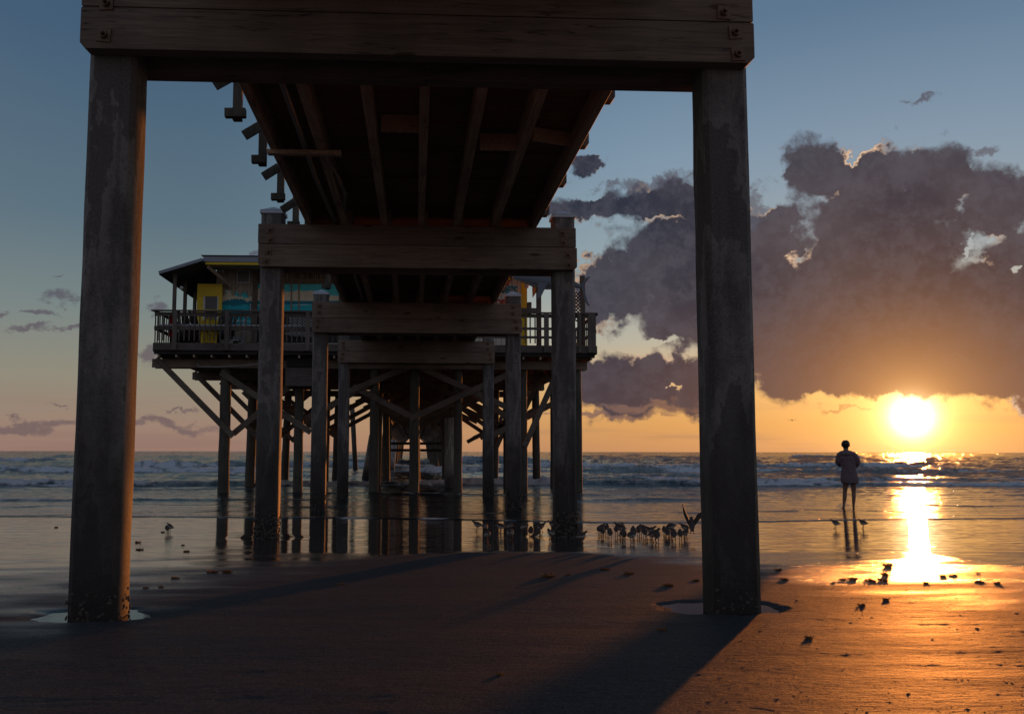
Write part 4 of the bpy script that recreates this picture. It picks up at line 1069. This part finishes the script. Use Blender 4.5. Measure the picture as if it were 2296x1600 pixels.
weeds = [
 (1229, 1294, 0, 1.35, 'biggest rust-brown seaweed clump on the dark sand right of the centre'), (1274, 1289, 3, .7, 'thin flat seaweed scrap just right of the biggest clump'),
 (1356, 1277, 2, 1.2, 'seaweed clump below the left end of the bird crowd'), (1410, 1287, 1, 1.0, 'flat spiky seaweed clump below the middle of the bird crowd'),
 (1498, 1313, 2, 1.1, 'low seaweed clump left of the near right pile, farther from it'), (1560, 1302, 2, .9, 'seaweed clump touching the left side of the near right pile'),
 (476, 1283, 1, .95, 'left one of two flat dark seaweed clumps on the sand near the centre left'), (508, 1283, 2, 1.4, 'right one of two flat dark seaweed clumps on the sand near the centre left'),
 (764, 1310, 2, .9, 'small orange upright seaweed sprig on dark sand under the deck'), (390, 1296, 3, .9, 'small seaweed scrap left of the flat pair'), (398, 1296, 3, .6, 'tiny seaweed scrap close to another left of the flat pair'),
 (313, 1232, 1, .8, 'seaweed sprig on the wet sand closest to the near left pile'), (309, 1216, 1, .85, 'seaweed sprig behind the one closest to the near left pile'), (410, 1222, 2, .75, 'spidery seaweed sprig between the left birds and the second left pile'),
 (418, 1236, 1, .7, 'flat seaweed sprig below the spidery one'), (365, 1193, 3, 1.0, 'small seaweed lump just left of the two left birds'), (126, 1182, 3, 1.0, 'dark lump of seaweed on wet sand left of the near left pile'),
 (360, 1316, 3, .8, 'faint seaweed scrap on blue sand right of the near left pile'), (326, 1318, 3, .7, 'faint seaweed scrap nearest the right of the near left pile'),
 (1990, 1270, 0, 1.15, 'tallest seaweed clump left of the sun streak'), (1984, 1289, 2, 1.2, 'seaweed clump just below the tallest one by the sun streak'),
 (1912, 1300, 2, 1.2, 'dark seaweed clump right of centre in the row under the person'), (1890, 1300, 3, 1.0, 'small seaweed scrap left in the row under the person'), (1952, 1303, 1, .85, 'flat seaweed strand left of the sun streak'),
 (1980, 1302, 1, .9, 'flat seaweed strand second left of the sun streak'), (2114, 1292, 3, 1.1, 'small seaweed clump right of the sun streak, left of the pair'), (2136, 1290, 2, .95, 'seaweed clump right of the sun streak, right of the pair'),
 (2077, 1307, 3, .9, 'small seaweed scrap below the sun streak'), (2196, 1305, 2, 1.0, 'spiky seaweed clump at the far right of the sand'), (2235, 1308, 3, 1.1, 'flat seaweed scrap farthest right on the sand'),
 (1744, 1279, 3, 1.3, 'dark rounded scrap right of the near right pile'), (1759, 1300, 3, 1.1, 'small upright seaweed sprig right of the near right pile'), (1987, 1345, 3, .9, 'lone seaweed speck in front of the seaweed row'),
 (1932, 1357, 1, .6, 'flat seaweed scrap right of the puddle in the orange light'), (1484, 1412, 1, .6, 'dark seaweed scrap in the shade left of the near right pile base'), (1815, 1431, 3, .9, 'dark seaweed scrap on orange sand in the right foreground'),
 (1122, 1512, 3, .7, 'tiny dark scrap on the shaded sand in the central foreground'), (2192, 1284, 3, .7, 'tiny scrap above the spiky clump at the far right'), (1868, 1307, 3, .7, 'tiny seaweed scrap farthest left in the row under the person'),
]
for px, py, k, sc, lb in weeds:
    g = ground(px, py); o = bpy.data.objects.new('seaweed_clump', WM[k]); COL.objects.link(o)
    o.location = (g.x, g.y, gz(g.x, g.y)-.001); o.rotation_euler = (0, 0, random.uniform(0, 6)); o.scale = (sc*.78,)*3
    tag(o, lb, 'seaweed', 'seaweed clumps washed up on the sand')
# countless small scraps on the right
q = MB(); r = random.Random(3)
for i in range(2600):
    if r.random() < .5: px, py = r.uniform(1720, 2300), 1300+abs(r.gauss(0, 1))*60
    else: px, py = r.uniform(1500, 2300), r.uniform(1330, 1600)
    if r.random() < .05: px, py = r.uniform(0, 1500), r.uniform(1290, 1600)
    if py > 1600: continue
    g = ground(px, py, lambda x, y: float(np.interp(y, _SY, _SZ)))
    if g.x < 2.75 and abs(g.y-7.2) < .5 and g.x > 1.9: continue
    z = gz(g.x, g.y); s = r.uniform(.0012, .0034)*(1+1.6*(r.random() < .05)); a = r.uniform(0, 3.1)
    v1 = Vector((math.cos(a), math.sin(a)*.7, 0))*s*r.uniform(1, 2.6); v2 = Vector((-math.sin(a), math.cos(a), 0))*s; p0 = Vector((g.x, g.y, z)); h = s*r.uniform(.2, .6)
    k = len(q.v); q.v += [tuple(p0-v1), tuple(p0-v2), tuple(p0+v1), tuple(p0+v2), tuple(p0+Vector((0, 0, h)))]
    for j in range(4): q.f.append((k+j, k+(j+1) % 4, k+4)); q.mi.append(0)
o = q.build('beach_scraps', M['bit']); tag(o, 'countless dark specks of weed and shell strewn over the sand', 'scraps', kind='stuff')

# ------------------------------------------------------------------ person
def skin_obj(name, pts, edges, mat, parent, root=0, sub_=2):
    me = bpy.data.meshes.new(name); me.from_pydata([p[:3] for p in pts], edges, []); me.materials.append(mat)
    o = bpy.data.objects.new(name, me); COL.objects.link(o)
    sm = o.modifiers.new('skin', 'SKIN'); sm.use_smooth_shade = True
    for i, p in enumerate(pts):
        sv = me.skin_vertices[0].data[i]; sv.radius = (p[3], p[4] if len(p) > 4 else p[3]); sv.use_root = (i == root)
    sb = o.modifiers.new('sub', 'SUBSURF'); sb.levels = sub_; sb.render_levels = sub_
    sub(o, parent); return o
PG = ground(1903, 1138.5, lambda x, y: float(np.interp(y, [18, 21, 24, 28, 32], [.135, .105, .072, .03, .0])))
person = empty('person', (PG.x, PG.y, PG.z-.025), 'barefoot person in a long mauve hoodie standing in the wash, back turned, watching the sun', 'person')
person.rotation_euler = (0, 0, -.42)
K = .0015
def pc(cx, cy, y, rx, ry=None): return ((cx-375)*K, y, (1392-cy)*K, rx, ry or rx)
P_ = [pc(395, 850, 0, .13, .10), pc(395, 740, 0, .125, .095), pc(380, 600, 0, .13, .10), pc(372, 490, -.01, .14, .09), pc(366, 430, -.01, .06, .06), pc(365, 385, .0, .052, .055), pc(363, 350, .012, .075, .085), pc(362, 315, .018, .092, .105), pc(362, 275, .014, .075, .088),
      pc(258, 480, .0, .055), pc(225, 600, .03, .042), pc(270, 655, .17, .034), pc(325, 640, .27, .028), pc(345, 635, .31, .030, .02),
      pc(490, 480, .0, .055), pc(560, 615, .04, .042), pc(500, 650, .18, .034), pc(420, 635, .27, .028), pc(400, 630, .31, .030, .02),
      pc(340, 930, 0, .082), pc(325, 1110, .015, .054), pc(318, 1190, -.01, .054), pc(300, 1335, 0, .030), pc(297, 1375, .0, .034, .03), pc(262, 1384, .11, .034, .018),
      pc(466, 930, 0, .082), pc(462, 1100, .015, .054), pc(460, 1190, -.01, .054), pc(450, 1335, 0, .030), pc(450, 1375, .0, .034, .03), pc(452, 1384, .13, .034, .018)]
ed = [(0, 1), (1, 2), (2, 3), (3, 4), (4, 5), (5, 6), (6, 7), (7, 8), (3, 9), (9, 10), (10, 11), (11, 12), (12, 13), (3, 14), (14, 15), (15, 16), (16, 17), (17, 18), (0, 19), (19, 20), (20, 21), (21, 22), (22, 23), (23, 24), (0, 25), (25, 26), (26, 27), (27, 28), (28, 29), (29, 30)]
# fingers
for hand, s in ((13, 1), (18, -1)):
    b0 = P_[hand]
    for k in range(5):
        n = len(P_); spread = (k-2)*.016
        if k == 4: pa = (b0[0]+s*.01, b0[1]+.012, b0[2]+.035); pb = (b0[0]+s*.03, b0[1]+.03, b0[2]+.055)
        else: pa = (b0[0]+s*.035, b0[1]+.035, b0[2]+spread); pb = (b0[0]+s*.055, b0[1]+.012+.004*k, b0[2]+spread)
        P_.append((*pa, .009, .009)); P_.append((*pb, .008, .008)); ed += [(hand, n), (n, n+1)]
skin_obj('body', P_, ed, M['skin'], person)
q = MB(); q.sphere((-.018, .085+.02, (1392-330)*K), (.012, .014, .018), 8, 6)
o = q.build('nose', M['skin'], smooth=True); sub(o, person)
for s, cx in ((-1, 298), (1, 427)):
    q = MB(); q.sphere(((cx-375)*K-s*.006, .02, (1392-330)*K), (.012, .02, .03), 8, 6); o = q.build('ear', M['skin'], smooth=True); sub(o, person)
# face: eyes and mouth on the far side
for s in (-1, 1):
    q = MB(); q.sphere((-.018+s*.032, .108, (1392-318)*K), (.013, .008, .008), 8, 6); o = q.build('eye', M['white'], smooth=True); sub(o, person)
q = MB(); q.sphere((-.018, .105, (1392-356)*K), (.024, .008, .006), 8, 6); o = q.build('mouth', M['red'], smooth=True); sub(o, person)
# hair: cropped cap with uneven lumps
q = MB(); q.sphere((-.018, -.004, (1392-308)*K), (.103, .115, .108), 22, 14)
for i, v in enumerate(q.v):
    x, y, z = v; n = vnoise(np.array([x*28+3]), np.array([z*28+y*14]), 5)[0]*.009
    zz = z
    if z < (1392-350)*K: zz = z; x = -.018+(x+.018)*.80
    if y > .05 and z < (1392-300)*K: y = .05
    q.v[i] = (x+n, y+n, max(zz, (1392-385)*K)+n)
o = q.build('hair', M['hair'], smooth=True); sub(o, person)
# hoodie
H = [pc(405, 900, 0, .205, .15), pc(402, 850, 0, .205, .145), pc(398, 730, 0, .165, .13), pc(385, 620, 0, .170, .135), pc(376, 520, 0, .185, .13), pc(372, 470, 0, .15, .115), pc(368, 425, 0, .09, .09),
     pc(262, 500, .0, .085), pc(232, 590, .02, .082), pc(262, 645, .12, .070), pc(300, 645, .22, .055),
     pc(490, 500, .0, .085), pc(548, 610, .03, .082), pc(500, 660, .13, .070), pc(450, 645, .22, .055)]
q = MB()
def chain(ids, k=1.0):
    q.tube([H[i][:3] for i in ids], [(H[i][3]*k, H[i][4]*k) for i in ids], 18)
n = len(q.v); tors = [pc(402, 968, 0, .190, .145), pc(405, 940, 0, .208, .155), pc(405, 880, 0, .212, .155), pc(400, 800, 0, .190, .145), pc(396, 710, 0, .172, .135), pc(385, 620, 0, .185, .14), pc(376, 540, 0, .195, .135), pc(372, 480, 0, .175, .12), pc(370, 445, 0, .125, .10), pc(368, 418, 0, .075, .08)]
for (x, y, z, rx, ry) in tors:
    for j in range(24):
        t = 2*math.pi*j/24; f_ = 1+.035*math.sin(5*t+z*9)+.02*math.sin(9*t-z*17)
        q.v.append((x+rx*math.cos(t)*f_, y+ry*math.sin(t)*f_, z+.01*math.sin(3*t)))
for i_ in range(len(tors)-1):
    for j in range(24):
        a = n+i_*24+j; b2 = n+i_*24+(j+1) % 24; q.f.append((a, b2, b2+24, a+24)); q.mi.append(0)
q.f.append(tuple(n+j for j in range(24))); q.mi.append(0); q.f.append(tuple(n+(len(tors)-1)*24+j for j in range(24))); q.mi.append(0)
for arm in ([pc(300, 480, 0, .09), pc(262, 500, 0, .088), pc(242, 560, .01, .080), pc(236, 605, .03, .076), pc(258, 650, .10, .066), pc(300, 650, .22, .052)],
            [pc(455, 478, 0, .09), pc(490, 495, 0, .088), pc(525, 560, .02, .080), pc(548, 618, .04, .074), pc(515, 665, .12, .066), pc(455, 650, .22, .052)]):
    q.tube([a_[:3] for a_ in arm], [a_[3] for a_ in arm], 14)
hd_ = q.build('hoodie', M['hood'], smooth=True); sub(hd_, person)
rm = hd_.modifiers.new('fuse', 'REMESH'); rm.mode = 'VOXEL'; rm.voxel_size = .014; rm.use_smooth_shade = True
sm_ = hd_.modifiers.new('soften', 'SMOOTH'); sm_.factor = .5; sm_.iterations = 4
tx = bpy.data.textures.new('folds', 'CLOUDS'); tx.noise_scale = .10
dm = hd_.modifiers.new('folds', 'DISPLACE'); dm.texture = tx; dm.strength = .03; dm.texture_coords = 'LOCAL'
# hood: collar roll
q = MB(); ring = []
for i in range(25):
    t = i/24*2*math.pi; ring.append(((368-375)*K+.125*math.sin(t), -.035-.095*math.cos(t)+.02, (1392-440)*K+.02-.045*(math.cos(t)+1)*.8))
q.tube(ring, [.038+.012*math.cos(i/24*2*math.pi) for i in range(25)], 10, cap=False); o = q.build('hood', M['hood'], smooth=True); sub(o, person)
skin_obj('shorts', [pc(400, 860, 0, .12, .10), pc(342, 930, 0, .092), pc(340, 960, 0, .088), pc(462, 930, 0, .092), pc(462, 960, 0, .088)], [(0, 1), (1, 2), (0, 3), (3, 4)], M['shorts'], person)
# splash round the feet
q = MB(); r = random.Random(8); cx0 = PG.x-.12
for i in range(110):
    a = r.uniform(0, 3.14); rr = r.uniform(.07, .16)
    q.sphere((cx0+math.cos(a)*rr*1.1+r.uniform(-.02, .02), PG.y+r.uniform(-.05, .1), PG.z+math.sin(a)*rr*.8), r.uniform(.003, .009), 5, 4)
o = q.build('splash', M['spray']); tag(o, 'small splash of bright water drops around the person\'s left foot', 'splash', kind='stuff')

# ------------------------------------------------------------------ world: sky with clouds
SAZ, SEL = azel(2045, 933)
w = bpy.data.worlds.new('World'); SC.world = w; w.use_nodes = True; b = NB(w.node_tree); bg = w.node_tree.nodes['Background']
tc = b.n.new('ShaderNodeTexCoord'); D = b.v('NORMALIZE', tc.outputs['Generated'])
x, y, z = b.sep(D)
el = b.m('MULTIPLY', b.m('ARCSINE', z), 57.2958); az = b.m('MULTIPLY', b.m('ARCTAN2', x, y), 57.2958)
sd = Vector((math.sin(rad(SAZ))*math.cos(rad(SEL)), math.cos(rad(SAZ))*math.cos(rad(SEL)), math.sin(rad(SEL))))
dt = b.v('DOT_PRODUCT', D, tuple(sd), out=1); th = b.m('MULTIPLY', b.m('ARCCOSINE', b.m('MINIMUM', dt, .9999999)), 57.2958)
e01 = b.m('DIVIDE', b.m('MAXIMUM', el, 0.), 60., clamp=True)
def S(e): return min(1, e/60)
left = b.ramp(e01, [(0, (.31, .185, .145)), (S(1.6), (.32, .22, .165)), (S(4.3), (.275, .255, .195)), (S(8), (.185, .23, .225)), (S(13), (.105, .165, .21)), (S(23), (.052, .106, .18)), (S(40), (.03, .065, .125)), (1, (.022, .045, .10))])
right = b.ramp(e01, [(0, (.56, .27, .12)), (S(1.5), (.66, .33, .11)), (S(3.2), (.74, .42, .15)), (S(6.5), (.44, .43, .35)), (S(11), (.27, .36, .40)), (S(17), (.19, .29, .39)), (S(24), (.10, .18, .28)), (S(40), (.05, .10, .18)), (1, (.03, .06, .12))])
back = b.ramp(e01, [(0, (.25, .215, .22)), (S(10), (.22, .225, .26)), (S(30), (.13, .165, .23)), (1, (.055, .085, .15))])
daz = b.m('ABSOLUTE', b.m('SUBTRACT', az, SAZ))
sky = b.mix(b.ss(az, -14, 16), left, right)
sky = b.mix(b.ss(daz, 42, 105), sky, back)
hz = b.noise(b.comb(b.m('MULTIPLY', az, .06), b.m('MULTIPLY', el, .9), 0), 1, 4, .6)
sky = b.mix(b.m('MULTIPLY', b.ss(hz, .48, .62, 0, .30), b.ss(el, 0, 4.5, 1, 0)), sky, (.24, .15, .13))
ns = b.n.new('ShaderNodeTexSky'); ns.sky_type = 'NISHITA'; ns.sun_disc = False; ns.sun_elevation = rad(SEL); ns.sun_rotation = rad(SAZ); ns.air_density = 1.0; ns.dust_density = 1.5
sky = b.v('MULTIPLY_ADD', ns.outputs[0], (.0025, .0025, .0025), sky)
# clouds
Q = b.comb(az, el, 0)
wp = b.noise(Q, .22, 3, .5, col=True)
Qw = b.v('MULTIPLY_ADD', b.v('SUBTRACT', wp, (.5, .5, .5)), (2.2, 1.6, 0), Q)
Qw = b.v('MULTIPLY_ADD', b.v('SUBTRACT', b.noise(b.v('ADD', Q, (9, 2, 5)), .55, 6, .62, col=True), (.5, .5, .5)), (3.4, 2.4, 0), Qw)
def blobs(lst, base=-5.0):
    m_ = None
    for (px, py, rx, ry, *k) in lst:
        a0, e0 = azel(px, py); cs = math.cos(rad(a0-2.92)); sx = rx/FPX*57.3*cs*cs; sy = ry/FPX*57.3*cs
        v_ = b.v('MULTIPLY_ADD', Qw, (1/sx, 1/sy, 0), (-a0/sx, -e0/sy, 0))
        d_ = b.m('SUBTRACT', 1.0, b.v('LENGTH', v_, out=1))
        if k: d_ = b.m('MULTIPLY', d_, k[0])
        m_ = d_ if m_ is None else b.m('MAXIMUM', m_, d_)
    return m_
bigB = blobs([(1985, 570, 270, 220), (1820, 395, 85, 75), (1950, 415, 110, 85), (2095, 415, 110, 95), (2235, 465, 110, 95), (2340, 430, 130, 90), (1900, 700, 330, 190), (2150, 720, 360, 200), (2280, 830, 480, 78), (2380, 640, 220, 210), (1960, 830, 330, 70),
              (1730, 520, 75, 65), (1640, 640, 200, 170), (1500, 590, 170, 140), (1400, 640, 130, 110), (1560, 700, 200, 100), (1480, 450, 210, 50), (1600, 470, 120, 60), (1320, 465, 120, 28), (1300, 360, 36, 26), (1740, 770, 160, 140), (1400, 865, 180, 72), (1560, 865, 130, 60), (1310, 850, 80, 50),
              (1780, 850, 110, 50), (2450, 760, 240, 220)])
holes = blobs([(2182, 540, 12, 34), (2290, 605, 26, 10), (1430, 778, 130, 15), (1325, 560, 26, 22), (1790, 845, 60, 12), (1520, 880, 30, 10)])
n1 = b.noise(Q, .42, 9, .66, .15); n2_ = b.noise(b.v('ADD', Q, (31, 7, 0)), .16, 5, .55); n3 = b.noise(b.v('ADD', Q, (11, 17, 3)), 1.5, 6, .65)
Qb = b.v('MULTIPLY_ADD', b.v('SUBTRACT', b.noise(Q, 1.1, 4, .6, col=True), (.5, .5, .5)), (1.1, 1.1, 0), Q)
pf = b.vor(b.v('MULTIPLY', Qb, (1, 1.15, 0)), .55); pf2 = b.vor(b.v('MULTIPLY', Qb, (1, 1.1, 0)), 1.5)
dens = b.m('ADD', bigB, b.m('MULTIPLY_ADD', n1, 1.25, -.56))
dens = b.m('ADD', dens, b.m('MULTIPLY_ADD', n3, .30, -.15))
dens = b.m('ADD', dens, b.m('MULTIPLY', b.m('SUBTRACT', .42, pf), .42))
dens = b.m('ADD', dens, b.m('MULTIPLY', b.m('SUBTRACT', .42, pf2), .20))
dens = b.m('MAXIMUM', dens, b.m('MULTIPLY', b.m('SUBTRACT', bigB, .22), 2.2))
dens = b.m('SUBTRACT', dens, b.m('MULTIPLY', b.m('MAXIMUM', b.m('ADD', holes, b.m('MULTIPLY_ADD', n3, 2.0, -1.1)), 0.), b.ss(holes, -.8, .2, 0, 1.1)))
soft_ = b.lin(b.noise(b.v('ADD', Q, (2, 40, 0)), .3, 3, .5), .38, .62, .10, .55)
bmask = b.ss(b.m('DIVIDE', b.m('ADD', dens, .02), soft_), .0, 1.0)
ccol = b.mix(b.ss(n2_, .35, .65), (.025, .032, .052), (.056, .056, .074))
ccol = b.mix(b.ss(b.m('ADD', b.m('MULTIPLY', n3, .5), b.m('MULTIPLY', n1, .5)),   .42, .60, 0, .34), ccol, (.10, .102, .13))
warm = b.m('MULTIPLY', b.ss(el, 10, 2.2, 0, 1), b.ss(daz, 24, 3, 0, 1))
ccol = b.mix(b.m('MULTIPLY', warm, .5), ccol, (.17, .078, .05))
ccol = b.mix(b.ss(el, 8, 1.5, 0, .4), ccol, (.115, .072, .075))
ccol = b.mix(b.m('MULTIPLY', b.m('EXPONENT', b.m('MULTIPLY', th, -1/3.6)), .95), ccol, (.70, .28, .08))
rim = b.m('MULTIPLY', b.m('MULTIPLY', bmask, b.ss(dens, .03, .24, 1, 0)), b.m('MULTIPLY', b.ss(soft_, .46, .22), b.ss(b.noise(b.v('ADD', Q, (5, 9, 0)), .35, 2, .5), .36, .50)))
ccol = b.mix(b.m('MULTIPLY', rim, b.ss(daz, 26, 8, .25, .9)), ccol, (1.0, .66, .42))
# low bright scraps near the sun
sky = b.mix(bmask, sky, ccol)
smB = blobs([(140, 672, 62, 17), (100, 705, 50, 8), (70, 742, 80, 9), (165, 738, 45, 7), (0, 698, 32, 8), (352, 684, 40, 20), (338, 788, 26, 36), (570, 570, 22, 14), (140, 906, 26, 4), (132, 612, 18, 3), (400, 911, 60, 4), (60, 950, 230, 17), (370, 945, 190, 13),
             (1345, 928, 190, 9), (1450, 905, 160, 12), (1900, 918, 60, 5), (2060, 232, 34, 9)])
sdn = b.m('ADD', smB, b.m('MULTIPLY_ADD', b.noise(b.v('MULTIPLY', Q, (.6, 1.6, 1)), 1.3, 8, .66), 1.9, -.92))
smask = b.ss(sdn, .0, .7, 0, .85)
scol = b.mix(b.ss(el, 12, 0, 0, 1), (.085, .095, .125), (.17, .115, .115))
scol = b.mix(b.m('MULTIPLY', b.ss(daz, 24, 6, 0, .8), b.ss(el, 9, 4)), scol, (.32, .14, .06))
sky = b.mix(smask, sky, scol)
# wispy fringe above the left wing of the bank
wis = b.m('ADD', blobs([(1450, 400, 260, 34), (1560, 395, 120, 30), (1700, 450, 60, 80), (2190, 350, 120, 24), (2330, 370, 120, 20)]), b.m('MULTIPLY_ADD', b.noise(b.v('ADD', Qw, (3, 3, 0)), .9, 7, .65), 2.6, -1.75))
sky = b.mix(b.ss(wis, 0, .45, 0, .75), sky, (.085, .09, .12))
# aureole of the low sun shining through the lower air and thin cloud edge
def ex(k, col):
    f = b.m('EXPONENT', b.m('MULTIPLY', th, -1.0/k)); return b.v('SCALE', tuple(col), None, None) if False else (f, col)
ccov = b.m('MAXIMUM', bmask, smask)
tot = sky
for k, col, cut in ((.36, (26., 20., 12.), .30), (1.35, (2.0, 1.15, .33), .30), (3.4, (.85, .42, .08), .12), (6.5, (.22, .08, .012), .25)):
    f = b.m('EXPONENT', b.m('MULTIPLY', th, -1.0/k))
    f = b.m('MULTIPLY', f, b.m('SUBTRACT', 1.0, b.m('MULTIPLY', bmask, 1-cut)))
    n = b.n.new('ShaderNodeVectorMath'); n.operation = 'SCALE'; n.inputs[0].default_value = col; b.put(n.inputs['Scale'], f)
    tot = b.v('ADD', tot, n.outputs[0])
gnd = b.ss(el, -.6, -.05)
tot = b.v('MULTIPLY', tot, b.mix(gnd, (.3, .3, .3), (1, 1, 1)))
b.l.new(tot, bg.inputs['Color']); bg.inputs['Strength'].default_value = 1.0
w.cycles.sampling_method = 'MANUAL'; w.cycles.sample_map_resolution = 2048

# ------------------------------------------------------------------ sun
sl = bpy.data.lights.new('sun', 'SUN'); so = bpy.data.objects.new('sun', sl); COL.objects.link(so)
sl.energy = 2.4; sl.angle = rad(.9); sl.color = (1.0, .30, .055)
so.rotation_euler = (-sd).to_track_quat('-Z', 'Y').to_euler()

SC.view_settings.view_transform = 'Standard'; SC.view_settings.look = 'None'; SC.view_settings.exposure = 0; SC.view_settings.gamma = 1
SC.render.engine = 'CYCLES'
SC.cycles.max_bounces = 6; SC.cycles.diffuse_bounces = 3; SC.cycles.glossy_bounces = 4; SC.cycles.sample_clamp_indirect = 6
SC.cycles.use_denoising = True; SC.cycles.caustics_reflective = False; SC.cycles.caustics_refractive = False
